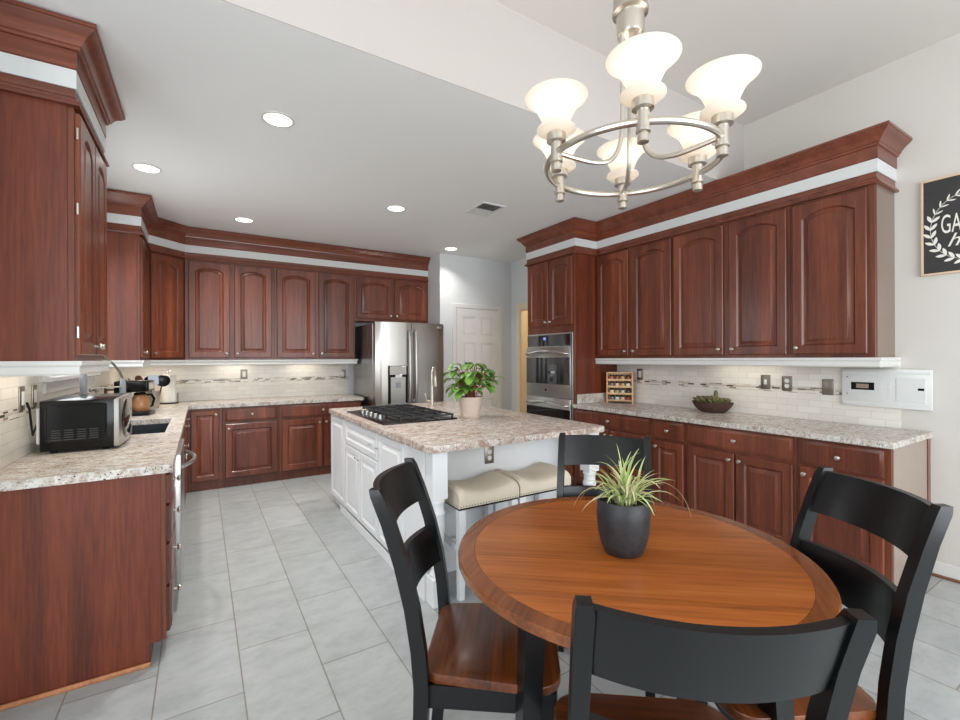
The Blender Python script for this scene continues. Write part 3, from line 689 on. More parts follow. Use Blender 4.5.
# ------------------------------------------------------------------ island
IX0, IX1, IY0, IY1 = 1.085, 2.36, 2.60, 4.465
isl = thing('kitchen_island', 'white panelled kitchen island with drawers, doors and turned corner posts', 'island', (IX0, IY0, 0))
b = MB(); b.box(0.03, IX1 - IX0, 0, IY1 - IY0, 0.0, 0.085); b.box(0.0, IX1 - IX0 + 0.0, 0, IY1 - IY0, 0.085, CT, 0.001)
b.build('cabinet_body', M['white'], isl)
MB().box(-0.012, 0.0, -0.01, 1.55, 0.0, 0.075, 0.004).build('base_moulding', M['white'], isl)
# fronts on the -x side: local y from far to near
def island_front(kind, ya, yb, z0, z1, kpos=None, st=0.045):
    m = door_mesh(0, yb - ya, z0, z1, 0, st=st)
    # door local x -> world -y, local -y -> world -x
    m.xf(Matrix.Translation((0, yb - IY0, 0)) @ Matrix.Rotation(-PI / 2, 4, 'Z'))
    o = m.build('door' if kind == 'door' else 'drawer', M['white'], isl, 40)
    if kpos:
        yk, zk = kpos
        m = MB(); m.tube([(-T, yk - IY0, zk), (-T - 0.02, yk - IY0, zk)], 0.004, 8)
        m.tube([(-T - 0.02, yk - IY0 - 0.02, zk), (-T - 0.02, yk - IY0 + 0.02, zk)], 0.006, 8)
        m.build('knob', M['chrome'], o)
    return o
island_front('door', 3.99, 4.45, 0.10, 0.862, (4.33, 0.81))
island_front('drawer', 3.12, 3.96, 0.665, 0.862, (3.22, 0.765))
island_front('door', 3.545, 3.96, 0.10, 0.655, (3.575, 0.60))
island_front('door', 3.12, 3.532, 0.10, 0.655, (3.50, 0.60))
island_front('door', 2.63, 3.10, 0.10, 0.862, (3.06, 0.765))
# turned posts
def post(px, py):
    m = MB(); h = 0.048
    m.box(px - h, px + h, py - h, py + h, 0.60, CT, 0.004)
    m.box(px - h, px + h, py - h, py + h, 0.0, 0.16, 0.004)
    prof = [(0.044, 0.16), (0.046, 0.175), (0.036, 0.19), (0.033, 0.205), (0.042, 0.215), (0.043, 0.225), (0.036, 0.235), (0.034, 0.26), (0.042, 0.38), (0.046, 0.46), (0.043, 0.50), (0.047, 0.51), (0.048, 0.52), (0.042, 0.53), (0.039, 0.545), (0.040, 0.57), (0.046, 0.578), (0.047, 0.588), (0.043, 0.60)]
    m.lathe(prof, 24, (px, py, 0))
    m.xf(Matrix.Translation((-IX0, -IY0, 0)))
    return m.build('turned_post', M['white'], isl)
post(1.14, 2.305); post(2.335, 2.29)
MB().box(0.0, 0.025, -0.24, 0.0, 0.0, CT).build('side_panel', M['white'], isl)
def rrect(x0, x1, y0, y1, r, n=6):
    pts = []
    for cx, cy, a0 in [(x1 - r, y1 - r, 0), (x0 + r, y1 - r, 90), (x0 + r, y0 + r, 180), (x1 - r, y0 + r, 270)]:
        for k in range(n + 1):
            a = R(a0 + 90 * k / n); pts.append((cx + r * math.cos(a), cy + r * math.sin(a)))
    return pts
tag(MB().prism(rrect(1.045, 2.43, 2.215, 4.475, 0.04), 0.877, 0.915, 0.006, 2).build('countertop', M['granite2']), 'pink-beige granite countertop on the white island', 'countertop')
# receptacle on the island
def plate(name, label, loc, rz, kind='outlet', w=0.074, h=0.118, mat=None, group=None, cat='outlet'):
    t = thing(name, label, cat, loc, rz, group)
    MB().box(-w / 2, w / 2, -0.006, 0, -h / 2, h / 2, 0.0025, 2).build('cover_plate', mat or M['pewter'], t)
    if kind == 'outlet':
        for dz in (-0.021, 0.021): MB().lathe([(0.0165, 0), (0.0165, 0.0025), (0.014, 0.003)], 18, (0, -0.006, dz), Matrix.Rotation(PI / 2, 3, 'X')).build('receptacle', M['wplastic'], t)
    elif kind == 'rocker':
        MB().box(-0.017, 0.017, -0.0095, -0.006, -0.034, 0.034, 0.001).build('rocker', M['wplastic'], t)
    elif kind == 'toggle':
        MB().box(-0.011, 0.011, -0.008, -0.006, -0.02, 0.02).build('surround', M['wplastic'], t)
        MB().box(-0.004, 0.004, -0.018, -0.006, -0.002, 0.01).build('toggle', M['wplastic'], t)
    return t
plate('outlet', 'pewter double outlet on the white island panel above the stools', (1.688, IY0, 0.73), 0)

# cooktop
ck = thing('gas_cooktop', 'black five-burner gas cooktop set in the island granite', 'cooktop', (1.42, 3.60, 0.915))
MB().box(-0.305, 0.305, -0.49, 0.47, 0.0, 0.012, 0.004, 2).build('cooktop_pan', plain('dark_cooktop_steel', (46, 42, 42), 0.25, metal=0.6), ck)
def grate(y0, y1):
    m = MB(); z = 0.045
    xa, xb = -0.16, 0.275
    for yy in (y0, y1): m.box(xa, xb, yy - 0.006, yy + 0.006, z - 0.012, z)
    for xx in (xa, xb): m.box(xx - 0.006, xx + 0.006, y0, y1, z - 0.012, z)
    for q in (0.25, 0.5, 0.75):
        xx = xa + (xb - xa) * q; m.box(xx - 0.005, xx + 0.005, y0, y1, z - 0.008, z + 0.003)
    for q in (0.33, 0.67):
        yy = y0 + (y1 - y0) * q; m.box(xa, xb, yy - 0.005, yy + 0.005, z - 0.008, z + 0.003)
    for xx in (xa, xb):
        for yy in (y0, y1): m.box(xx - 0.007, xx + 0.007, yy - 0.007, yy + 0.007, 0.012, z)
    return m.build('grate', M['iron'], ck)
grate(-0.455, -0.155); grate(-0.145, 0.145); grate(0.155, 0.44)
for bx, by, br_ in [(-0.06, -0.3, 0.04), (0.15, -0.3, 0.05), (0.05, 0, 0.06), (-0.06, 0.3, 0.045), (0.15, 0.3, 0.04)]:
    MB().lathe([(br_, 0.012), (br_, 0.02), (br_ * 0.8, 0.022), (br_ * 0.8, 0.03), (br_ * 0.4, 0.032)], 20, (bx, by, 0)).build('burner', M['iron'], ck)
for k in range(5):
    MB().lathe([(0.021, 0.012), (0.021, 0.016), (0.017, 0.018), (0.016, 0.042), (0.012, 0.045)], 16, (-0.235, -0.22 + 0.11 * k, 0)).build('knob', M['steelx'], ck)
# island faucet
fc = thing('island_faucet', 'tall nickel pull-down faucet on the island behind the potted plant', 'faucet', (1.99, 4.12, 0.915))
m = MB(); m.lathe([(0.03, 0), (0.03, 0.008), (0.021, 0.014), (0.019, 0.10), (0.016, 0.20)], 18)
fd = Vector((0.62, 0.78, 0))
m.tube([(0, 0, 0.19), (0, 0, 0.30)] + [tuple(fd * (0.075 - 0.075 * math.cos(PI * k / 10)) + Vector((0, 0, 0.30 + 0.085 * math.sin(PI * k / 10)))) for k in range(1, 11)], 0.013, 10)
m.build('spout', M['nickel'], fc)
MB().tube([fd * 0.15 + Vector((0, 0, 0.30)), fd * 0.153 + Vector((0, 0, 0.27)), fd * 0.158 + Vector((0, 0, 0.19))], [0.014, 0.018, 0.022], 12).build('spray_head', M['nickel'], fc)
MB().tube([(-0.018, 0.008, 0.05), (-0.05, 0.024, 0.055), (-0.062, 0.03, 0.13)], [0.010, 0.009, 0.006], 8).build('lever', M['nickel'], fc)

# ------------------------------------------------------------------ appliances
fr = thing('refrigerator', 'stainless french-door refrigerator with dispenser in a niche by the pantry', 'refrigerator', (1.775, 5.24, 0))
FW, FH = 0.925, 1.845
MB().box(0.0, FW, 0.085, 0.84, 0.02, FH - 0.015, 0.004).build('case', steel('grey_case_steel', (168, 171, 172), 0.26), fr)
def bowed(x0, x1, z0, z1, thick, bow, xa, xb, n=10):
    """door slab whose front follows one shallow arc across the whole width xa..xb"""
    pts = []
    for k in range(n + 1):
        x = x0 + (x1 - x0) * k / n; u = (x - (xa + xb) / 2) / ((xb - xa) / 2)
        pts.append((x, -bow * (1 - u * u)))
    pts = [(x0, thick)] + pts + [(x1, thick)]
    return MB().prism(pts, z0, z1, 0.004, 2)
bowed(0.002, FW / 2 - 0.003, 0.70, FH, 0.075, 0.03, 0, FW).build('left_door', M['steel'], fr)
bowed(FW / 2 + 0.003, FW - 0.002, 0.70, FH, 0.075, 0.03, 0, FW).build('right_door', M['steel'], fr)
bowed(0.002, FW - 0.002, 0.05, 0.69, 0.075, 0.03, 0, FW).build('freezer_drawer', M['steel'], fr)
for hx in (FW / 2 - 0.042, FW / 2 + 0.042):
    m = MB(); m.tube([(hx, -0.03, 0.86), (hx, -0.07, 0.88), (hx, -0.085, 1.0), (hx, -0.09, 1.25), (hx, -0.085, 1.62), (hx, -0.07, 1.73), (hx, -0.03, 1.75)], 0.019, 10)
    m.build('door_handle', M['steelx'], fr)
MB().tube([(0.12, -0.03, 0.62), (0.13, -0.075, 0.62), (FW / 2, -0.095, 0.62), (FW - 0.13, -0.075, 0.62), (FW - 0.12, -0.03, 0.62)], 0.014, 10).build('drawer_handle', M['steelx'], fr)
m = MB(); m.box(0.155, 0.405, -0.034, -0.0, 0.84, 1.31, 0.003); d_o = m.build('dispenser', M['dplastic'], fr)
MB().box(0.185, 0.375, -0.036, -0.034, 0.85, 1.17).build('dispenser_back', M['steelx'], d_o)
MB().box(0.172, 0.388, -0.040, -0.034, 1.20, 1.305, 0.003).build('dispenser_panel', M['steel'], d_o)
MB().box(0.235, 0.325, -0.06, -0.036, 1.16, 1.205, 0.004).build('spout', M['chrome'], d_o)
MB().box(0.25, 0.31, -0.046, -0.036, 1.04, 1.11, 0.003).build('paddle', M['gplastic'], d_o)
MB().box(0.165, 0.395, -0.055, -0.034, 0.84, 0.85).build('drip_tray', M['gplastic'], d_o)
lg = text_mesh('LG', 0.03, Matrix.Translation((0.868, -0.0105, 1.79)) @ Matrix.Rotation(PI / 2, 4, 'X'), M['wplastic'], 'badge', fr)
MB().lathe([(0.012, 0), (0.012, 0.002), (0.006, 0.0025)], 16, (0.835, -0.0095, 1.80), Matrix.Rotation(PI / 2, 3, 'X')).build('badge_emblem', M['wplastic'], fr)

ov = thing('double_wall_oven', 'stainless double wall oven with black glass doors set in the cherry tower', 'oven', (TX - 0.002, 4.272 - 0.028, 0), -PI / 2)
OW = 0.752
MB().box(0.0, OW, -0.012, -0.001, 0.32, 1.672, 0.002).build('trim_frame', M['steelx'], ov)
MB().box(0.006, OW - 0.006, -0.03, -0.012, 1.53, 1.655, 0.003).build('control_panel', M['dglass'], ov)
MB().box(0.30, 0.34, -0.0312, -0.0298, 1.60, 1.63).build('clock_display', emit('blue_clock_glow', (120, 130, 220), 0.8), ov)
for (q0, q1) in ((0.975, 1.518), (0.335, 0.96)):
    m = MB(); m.box(0.004, OW - 0.004, -0.045, -0.012, q0, q1, 0.006, 2)
    dd = m.build('oven_door', M['steelx'], ov)
    MB().box(0.008, OW - 0.008, -0.0475, -0.044, q0 + 0.135, q1 - 0.115, 0.001).build('window', M['dglass'], dd)
    zc_ = q1 - 0.045
    MB().tube([(0.04, -0.045, zc_ - 0.03)] + [(0.05 + (OW - 0.10) * k / 12, -0.078 - 0.022 * math.sin(PI * k / 12), zc_ - 0.03 + 0.03 * math.sin(PI * k / 12)) for k in range(13)] + [(OW - 0.04, -0.045, zc_ - 0.03)], 0.012, 10).build('handle', M['chrome'], dd)
MB().lathe([(0.013, 0), (0.013, 0.002), (0.009, 0.003)], 18, (OW * 0.47, -0.045, 1.04), Matrix.Rotation(PI / 2, 3, 'X')).build('emblem', M['dplastic'], ov)

mw = thing('microwave', 'black countertop microwave turned side-on at the end of the counter', 'microwave', (-0.40, 3.10, 0.915), PI / 2)
m = MB(); m.box(0.0, 0.50, 0.0, 0.295, 0.014, 0.272, 0.006, 2); m.build('case', M['dplastic'], mw)
sp = MB()
def rr2(y0, y1, z0, z1, r, x, n=4): 
    return [Vector((x, p[0], p[1])) for p in rrect(y0, y1, z0, z1, r, n)]
sp.loft([rr2(0.028, 0.275, 0.06, 0.255, 0.02, 0.0), rr2(0.028, 0.275, 0.06, 0.255, 0.02, -0.003), rr2(0.034, 0.269, 0.066, 0.249, 0.017, -0.003), rr2(0.036, 0.267, 0.068, 0.247, 0.016, -0.0005)])
sp.build('side_emboss', M['dplastic'], mw)
vt = MB()
for g in range(4):
    for k in range(5): vt.box(-0.0025, 0.0, 0.065 + g * 0.05, 0.10 + g * 0.05, 0.068 + k * 0.012, 0.073 + k * 0.012)
vt.build('side_vents', plain('dark_grey_vent_plastic', (52, 52, 54), 0.4), mw)
m = MB(); m.prism([(0.0, 0.0), (0.0, -0.02), (0.02, -0.028), (0.25, -0.036), (0.48, -0.028), (0.50, -0.02), (0.50, 0.0)], 0.016, 0.270, 0.004)
md = m.build('front_door', M['steelx'], mw)
m = MB(); m.sphere((0.20, -0.030, 0.145), 0.1, (1.6, 0.2, 1.15), 24, 14); m.build('door_window', M['dglass'], md)
for fx, fy in [(0.05, 0.04), (0.45, 0.04), (0.05, 0.25), (0.45, 0.25)]: MB().lathe([(0.016, 0), (0.016, 0.014)], 12, (fx, fy, 0)).build('foot', M['dplastic'], mw)
MB().box(0.02, 0.30, 0.296, 0.312, 0.05, 0.235, 0.006).build('rear_cover', M['wplastic'], mw, label='white rear cover')
MB().tube([(0.05, 0.312, 0.16), (0.03, 0.326, 0.10), (0.02, 0.328, 0.15), (0.0, 0.33, 0.235), (-0.02, 0.335, 0.27)], 0.005, 8).build('power_cord', M['dplastic'], mw)

# kitchen faucet
kf = thing('kitchen_faucet', 'spring pull-down kitchen faucet with docking arm behind the microwave', 'faucet', (-0.625, 3.70, 0.915))
MB().lathe([(0.028, 0), (0.028, 0.01), (0.017, 0.016), (0.016, 0.28), (0.019, 0.29), (0.019, 0.385), (0.012, 0.395)], 16).build('riser', M['gplastic'], kf)
hx, hy = 0.175, 0.16
MB().tube([(0, 0, 0.30), (hx, hy, 0.30)], 0.005, 8).build('docking_arm', M['nickel'], kf)
MB().lathe([(0.012, 0.225), (0.017, 0.24), (0.018, 0.29), (0.013, 0.35), (0.010, 0.355)], 14, (hx, hy, 0)).build('spray_head', M['gplastic'], kf)
MB().tube([(0, 0, 0.385), (0.006, 0.006, 0.45), (0.04, 0.037, 0.50), (0.085, 0.078, 0.50), (0.13, 0.12, 0.455), (0.16, 0.147, 0.40), (hx, hy, 0.352)], 0.0075, 10).build('hose', M['greygreen'], kf)
# black box and little wooden stand behind the faucet
bx = MB(); bx.box(-0.055, 0.055, -0.045, 0.045, 0.0, 0.19, 0.008, 2)
t = thing('storage_canister', 'black square canister beside the coffee maker', 'canister', (-0.64, 4.68, 0.915)); bx.build('body', M['sinkblack'], t)
MB().box(-0.057, 0.057, -0.047, 0.047, 0.19, 0.205, 0.004).build('lid', M['dplastic'], t)
m = MB(); m.box(-0.06, -0.045, -0.04, 0.04, 0, 0.25); m.box(0.045, 0.06, -0.04, 0.04, 0, 0.25)
for z in (0.02, 0.12, 0.21): m.box(-0.045, 0.045, -0.04, 0.04, z, z + 0.012)
tag(m.xf(Matrix.Translation((-0.66, 5.10, 0.915))).build('wooden_shelf', M['spoonwood']), 'little dark wooden shelf behind the black canister on the counter', 'shelf')
# coffee maker
cm = thing('coffee_maker', 'black drip coffee maker with glass carafe past the sink', 'coffee maker', (-0.49, 4.90, 0.915), R(80))
m = MB(); m.box(-0.10, 0.10, -0.13, 0.12, 0.0, 0.035, 0.012, 3); m.build('base', M['dplastic'], cm)
MB().box(-0.10, 0.10, 0.05, 0.12, 0.035, 0.26, 0.01, 2).build('tank', M['dplastic'], cm)
MB().box(-0.10, 0.10, -0.12, 0.12, 0.205, 0.30, 0.012, 3).build('brew_head', M['dplastic'], cm)
MB().box(-0.07, 0.07, -0.123, -0.119, 0.225, 0.285, 0.002).build('front_badge_strip', M['chrome'], cm)
m = MB(); m.lathe([(0.055, 0.036), (0.068, 0.06), (0.07, 0.10), (0.058, 0.15), (0.045, 0.175), (0.04, 0.18), (0.055, 0.15), (0.066, 0.10), (0.064, 0.062), (0.05, 0.042)], 24, (0, -0.04, 0))
cf = m.build('carafe', M['amber'], cm)
MB().tube([(0.045, -0.06, 0.17), (0.10, -0.095, 0.17), (0.125, -0.11, 0.13), (0.11, -0.10, 0.07), (0.066, -0.075, 0.06)], [0.010, 0.011, 0.011, 0.010, 0.007], 10).build('carafe_handle', M['dplastic'], cf)
MB().lathe([(0.044, 0.176), (0.046, 0.19), (0.03, 0.198)], 20, (0, -0.04, 0)).build('carafe_lid', M['dplastic'], cf)
# utensil crock and utensils
uc = (-0.40, 5.45)
tag(MB().lathe([(0.048, 0), (0.052, 0.01), (0.052, 0.165), (0.055, 0.17), (0.049, 0.17), (0.048, 0.02), (0.02, 0.012)], 24, (uc[0], uc[1], 0.915)).build('utensil_crock', M['steel']), 'stainless utensil crock beside the paper towel roll', 'crock')
def utensil(name, label, dx, dy, mat, head, L=0.30, tilt=0.28, az=0.0, hm=None, sz=(1, 1)):
    t = thing(name, label, 'utensil', (uc[0] + dx, uc[1] + dy, 0.915 + 0.026), 0)
    d = Vector((math.sin(tilt) * math.cos(az), math.sin(tilt) * math.sin(az), math.cos(tilt)))
    MB().tube([(0, 0, 0), d * L], 0.0055, 8).build('handle', mat, t)
    e = d * L
    # heads face the room
    nv = Vector((0.25, -0.97, 0)); nv = (nv - d * nv.dot(d)).normalized(); xv = nv.cross(d)
    q = Matrix.Translation(e) @ Matrix((xv, nv, d)).transposed().to_4x4()
    m = MB()
    if head == 'spatula': m.box(-0.042 * sz[0], 0.042 * sz[0], -0.003, 0.003, -0.005, 0.09 * sz[1], 0.006)
    elif head == 'spoon': m.sphere((0, 0, 0.035), 0.042, (0.8 * sz[0], 0.3, 1.0 * sz[1]), 16, 10)
    elif head == 'fork':
        m.box(-0.03, 0.03, -0.004, 0.004, 0, 0.03, 0.004)
        for k in range(3): m.box(-0.028 + 0.022 * k, -0.016 + 0.022 * k, -0.004, 0.004, 0.03, 0.075)
    m.xf(q); m.build('head', hm or mat, t)
    return t
utensil('spatula', 'pale grey spatula in front of the black skimmer', 0.018, -0.03, M['gplastic'], 'spatula', 0.215, 0.06, -2.6, plain('pale_blue_silicone', (196, 206, 222), 0.4))
utensil('skimmer', 'round black skimmer leaning over the paper towel roll', 0.028, 0.0, M['dplastic'], 'spoon', 0.215, 0.20, 0.1, None, (1.9, 1.4))
utensil('ladle', 'black ladle behind the grey spatula', 0.0, 0.022, M['dplastic'], 'spoon', 0.22, 0.16, 2.4, None, (1.5, 1.0))
utensil('wooden_fork', 'brown wooden serving fork leaning toward the window', -0.024, -0.012, M['spoonwood'], 'fork', 0.25, 0.62, 3.2)
utensil('wooden_spoon', 'dark wooden spoon between the fork and the ladle', -0.015, 0.012, M['spoonwood'], 'spoon', 0.25, 0.36, 3.05, None, (0.9, 0.9))
# paper towel holder
pt = thing('paper_towel_holder', 'paper towel roll on a black stand in the counter corner', 'paper towel holder', (-0.30, 5.98, 0.915))
MB().lathe([(0.092, 0), (0.092, 0.010), (0.085, 0.014), (0.01, 0.015)], 28).build('base', M['dplastic'], pt)
MB().lathe([(0.02, 0.016), (0.066, 0.016), (0.066, 0.315), (0.02, 0.315)], 28).build('paper_roll', plain('white_paper', (236, 234, 228), 0.9, noise=0.02, nscale=60), pt)
m = MB(); m.tube([(0, 0, 0.01), (0, 0, 0.33)], 0.005, 8); m.ringtube((0, 0, 0), 0.014, 0.003, 20, 6)
m2 = MB().tube([(0, 0, 0.012), (0, 0, 0.338)], 0.005, 8)
m.bm.free()
m2.tube([(0.014 * math.sin(a), 0, 0.352 - 0.014 * math.cos(a)) for a in [2 * PI * k / 16 for k in range(17)]], 0.0028, 6)
m2.build('spindle', M['chrome'], pt)
MB().tube([(0.082, -0.01, 0.012), (0.082, -0.01, 0.115)], 0.0045, 8).build('side_arm', M['dplastic'], pt)

# ------------------------------------------------------------------ plates on the walls
plate('light_switch', 'pewter rocker switch plate above the microwave, one nearer the room end', (XL + 0.008, 3.065, 1.208), PI / 2, 'rocker', cat='switch')
plate('outlet', 'pewter outlet plate above the microwave, one nearer the sink window', (XL + 0.008, 3.262, 1.206), PI / 2, 'rocker')
plate('outlet', 'pewter plate on the back wall under the corner cabinets', (0.447, YB - 0.008, 1.215), 0, 'rocker')
plate('outlet', 'pewter plate on the back wall beside the refrigerator', (1.708 - 0.06, YB - 0.008, 1.19), 0, 'rocker')
for yy, zz, kd, lab, nm, ct_ in [(3.155, 1.222, 'rocker', 'pewter rocker switch plate just behind the spice rack', 'light_switch', 'switch'), (1.905, 1.192, 'toggle', 'pewter toggle switch plate between succulent bowl and double outlet', 'light_switch', 'switch'),
                      (1.745, 1.187, 'outlet', 'pewter plate with two white receptacles beside the toggle switch', 'outlet', 'outlet'), (1.470, 1.172, 'blank', 'blank pewter plate next to the intercom', 'outlet', 'outlet')]:
    plate(nm, lab, (XR - 0.008, yy, zz), -PI / 2, kd, cat=ct_)
# intercom
ic = thing('intercom_panel', 'white wall intercom panel with small black display beside the counter end', 'intercom', (XR - 0.0081, 1.378, 1.05), -PI / 2)
IW, IH = 0.475, 0.262
MB().box(0, IW, -0.022, -0.0005, 0, IH, 0.004, 2).build('housing', M['wplastic'], ic)
MB().box(0.30, IW - 0.03, -0.025, -0.022, 0.045, 0.205, 0.001).build('hatch', M['wplastic'], ic)
for q0, q1 in ((0.018, 0.032), (0.228, 0.242)): MB().box(0.01, IW - 0.01, -0.0235, -0.022, q0, q1).build('ridge', M['wplastic'], ic)
dp = MB().box(0.055, 0.185, -0.0245, -0.022, 0.115, 0.168, 0.001).build('display_frame', M['dplastic'], ic)
MB().box(0.085, 0.155, -0.0252, -0.0245, 0.127, 0.157).build('display', M['display'], dp)
for k in range(4):
    MB().box(0.205, 0.228, -0.0235, -0.022, 0.075 + 0.027 * k, 0.09 + 0.027 * k, 0.001).build('button', M['gplastic'] if k == 9 else M['wplastic'], ic)
    MB().box(0.255, 0.272, -0.0235, -0.022, 0.06 + 0.03 * k, 0.077 + 0.03 * k, 0.001).build('button', M['wplastic'], ic)
for z in (0.085, 0.205): MB().lathe([(0.0035, 0), (0.0035, 0.001)], 8, (0.032, -0.022, z), Matrix.Rotation(PI / 2, 3, 'X')).build('screw', M['dplastic'], ic)
MB().box(0.408, 0.438, -0.0265, -0.025, 0.125, 0.14).build('latch_mark', M['dplastic'], ic)
MB().box(0.405, 0.43, -0.0232, -0.022, 0.021, 0.028).build('nameplate', M['gplastic'], ic)

# ------------------------------------------------------------------ wall sign
sg = thing('wall_sign', 'black framed wall sign with white leaf wreath and hand lettering', 'sign', (XR - 0.001, 0.957, 1.915), -PI / 2)
SW, SH = 0.425, 0.61
m = MB()
for r in [(0, SW, 0, 0.012), (0, SW, SH - 0.012, SH), (0, 0.012, 0.012, SH - 0.012), (SW - 0.012, SW, 0.012, SH - 0.012)]: m.box(r[0], r[1], -0.024, -0.001, r[2], r[3], 0.0015)
m.build('frame', M['oakframe'], sg)
MB().box(0.012, SW - 0.012, -0.014, -0.004, 0.012, SH - 0.012).build('board', M['board'], sg)
mw_ = MB()
ccx, ccz, crx, crz = SW / 2, 0.285, 0.168, 0.205
def leaf2d(mb, x, z, ang, ln, wd):
    pts = []
    for k in range(9):
        t = k / 8; pts.append((t * ln, wd * math.sin(PI * t) ** 0.8))
    for k in range(7, 0, -1):
        t = k / 8; pts.append((t * ln, -wd * math.sin(PI * t) ** 0.8))
    q = Matrix.Translation((x, -0.0142, z)) @ Matrix.Rotation(PI / 2, 4, 'X') @ Matrix.Rotation(ang, 4, 'Z')
    a = [mb.bm.verts.new(q @ Vector((px, py, 0))) for px, py in pts]; b2 = [mb.bm.verts.new(q @ Vector((px, py, 0.0012))) for px, py in pts]
    mb.bm.faces.new(a); mb.bm.faces.new(b2)
    for i in range(len(a)): mb.bm.faces.new([a[i], a[(i + 1) % len(a)], b2[(i + 1) % len(a)], b2[i]])
for k in range(26):
    a = R(96 + k * (348 / 25))
    px, pz = ccx + crx * math.cos(a), ccz + crz * math.sin(a)
    tan = a + PI / 2 + PI
    big = 0.05 if 5 <= k <= 20 else 0.042
    wd = 0.009 if 5 <= k <= 17 else 0.0045
    leaf2d(mw_, px, pz, tan + 0.65, big, wd); leaf2d(mw_, px, pz, tan - 0.65, big, wd)
mw_.tube([(ccx + crx * math.cos(R(96 + 3 * k)), -0.0145, ccz + crz * math.sin(R(96 + 3 * k))) for k in range(118)], 0.0012, 6)
mw_.build('wreath', M['paintwhite'], sg)
text_mesh('GATHER', 0.165, Matrix.Translation((SW / 2 + 0.005, -0.0145, 0.255)) @ Matrix.Rotation(PI / 2, 4, 'X') @ Matrix.Scale(0.40, 4, (1, 0, 0)), M['paintwhite'], 'lettering', sg)
text_mesh('here', 0.115, Matrix.Translation((SW / 2 + 0.01, -0.0145, 0.168)) @ Matrix.Rotation(PI / 2, 4, 'X'), M['paintwhite'], 'script_lettering', sg, shear=0.4)

# ------------------------------------------------------------------ spice rack with jars
srx, sry = 3.812, 3.288
sra = math.atan2(-0.225, 0.15)
sr = thing('spice_rack', 'small bamboo spice rack standing on the counter by the oven tower', 'spice rack', (srx, sry, 0.915), sra)
RW, RH = 0.272, 0.33
m = MB(); m.box(-RW / 2, -RW / 2 + 0.012, -0.05, 0.05, 0.0, RH, 0.002); m.box(RW / 2 - 0.012, RW / 2, -0.05, 0.05, 0.0, RH, 0.002); m.build('side_panel', M['bamboo'], sr)
for k in range(4):
    zz = 0.02 + 0.073 * k
    m = MB(); m.box(-RW / 2 + 0.012, RW / 2 - 0.012, -0.045, 0.048, zz, zz + 0.008); m.box(-RW / 2 + 0.012, RW / 2 - 0.012, -0.05, -0.044, zz, zz + 0.018); m.build('shelf', M['bamboo'], sr)
m = MB(); m.box(-RW / 2 + 0.012, RW / 2 - 0.012, 0.042, 0.048, 0.03, RH); m.box(-RW / 2 + 0.012, RW / 2 - 0.012, -0.048, 0.042, RH - 0.01, RH); m.build('back_board', M['bamboo'], sr)
jc = [(196, 96, 76), (140, 84, 52), (216, 170, 120), (120, 64, 44), (120, 116, 116), (224, 198, 166), (206, 150, 96), (236, 232, 222), (226, 212, 180), (176, 160, 120), (196, 196, 170), (70, 66, 66), (120, 124, 130), (222, 222, 220), (214, 186, 158), (150, 54, 44)]
jn = ['salmon', 'brown', 'light tan', 'dark red', 'grey', 'cream', 'orange', 'white', 'straw', 'olive', 'pale green', 'black', 'slate', 'chalky', 'peach', 'red']
rown = ['top', 'second', 'third', 'bottom']
for k in range(16):
    row, cl = divmod(k, 4)
    lx = -0.084 + 0.056 * cl; ly = -0.012; lz = 0.0285 + 0.073 * (3 - row)
    wx = srx + lx * math.cos(sra) - ly * math.sin(sra); wy = sry + lx * math.sin(sra) + ly * math.cos(sra)
    j = thing('spice_jar', '%s spice jar with black lid in the %s row of the spice rack' % (jn[k], rown[row]), 'jar', (wx, wy, 0.915 + lz), sra, 'spice jars in the rack')
    MB().lathe([(0.021, 0), (0.023, 0.002), (0.023, 0.034), (0.018, 0.038)], 14).build('jar', plain('spice_%d' % k, jc[k], 0.3), j)
    MB().lathe([(0.020, 0.037), (0.021, 0.038), (0.021, 0.053), (0.019, 0.055)], 14).build('lid', M['dplastic'], j)

# succulent bowl
bw = thing('bowl', 'dark brown oval bowl of olive succulents on the granite counter', 'bowl', (3.83, 2.28, 0.915))
m = MB(); sx_, sy_ = 0.62, 1.0
m.lathe([(0.098, 0), (0.128, 0.018), (0.156, 0.045), (0.177, 0.08), (0.182, 0.09), (0.172, 0.09), (0.12, 0.04), (0.06, 0.03)], 36, (0, 0, 0), None, sx_, sy_); m.build('dish', M['bowl'], bw)
MB().lathe([(0.150, 0.066), (0.145, 0.072), (0.05, 0.085)], 24, (0, 0, 0), None, sx_, sy_).build('soil', M['soil'], bw)
random.seed(5)
def rosette(cx, cy, cz, r, n=14):
    m = MB()
    for k in range(n):
        a = k * 2.4; t = k / n; rr = r * (1 - 0.6 * t); el = 0.25 + 1.1 * t
        d = Vector((math.cos(a) * math.cos(el), math.sin(a) * math.cos(el), math.sin(el)))
        p0 = Vector((cx, cy, cz)); m.tube([p0, p0 + d * rr * 0.5, p0 + d * rr * 0.9 + Vector((0, 0, rr * 0.08)), p0 + d * rr], [r * 0.08, r * 0.19, r * 0.13, 0.001], 7)
    return m
for (cx, cy, r) in [(0.0, -0.09, 0.06), (-0.02, 0.0, 0.075), (0.01, 0.09, 0.065), (-0.05, 0.05, 0.05), (-0.05, -0.055, 0.055), (0.05, 0.03, 0.05), (0.05, -0.04, 0.05)]:
    rosette(cx * 0.9, cy * 1.1, 0.085, r * 1.35).build('succulent', M['succ'], bw)
MB().tube([(-0.01, -0.035, 0.11), (-0.01, -0.04, 0.16), (-0.012, -0.04, 0.185), (-0.012, -0.04, 0.198)], [0.016, 0.017, 0.015, 0.004], 10).build('upright_stem', M['succ'], bw)

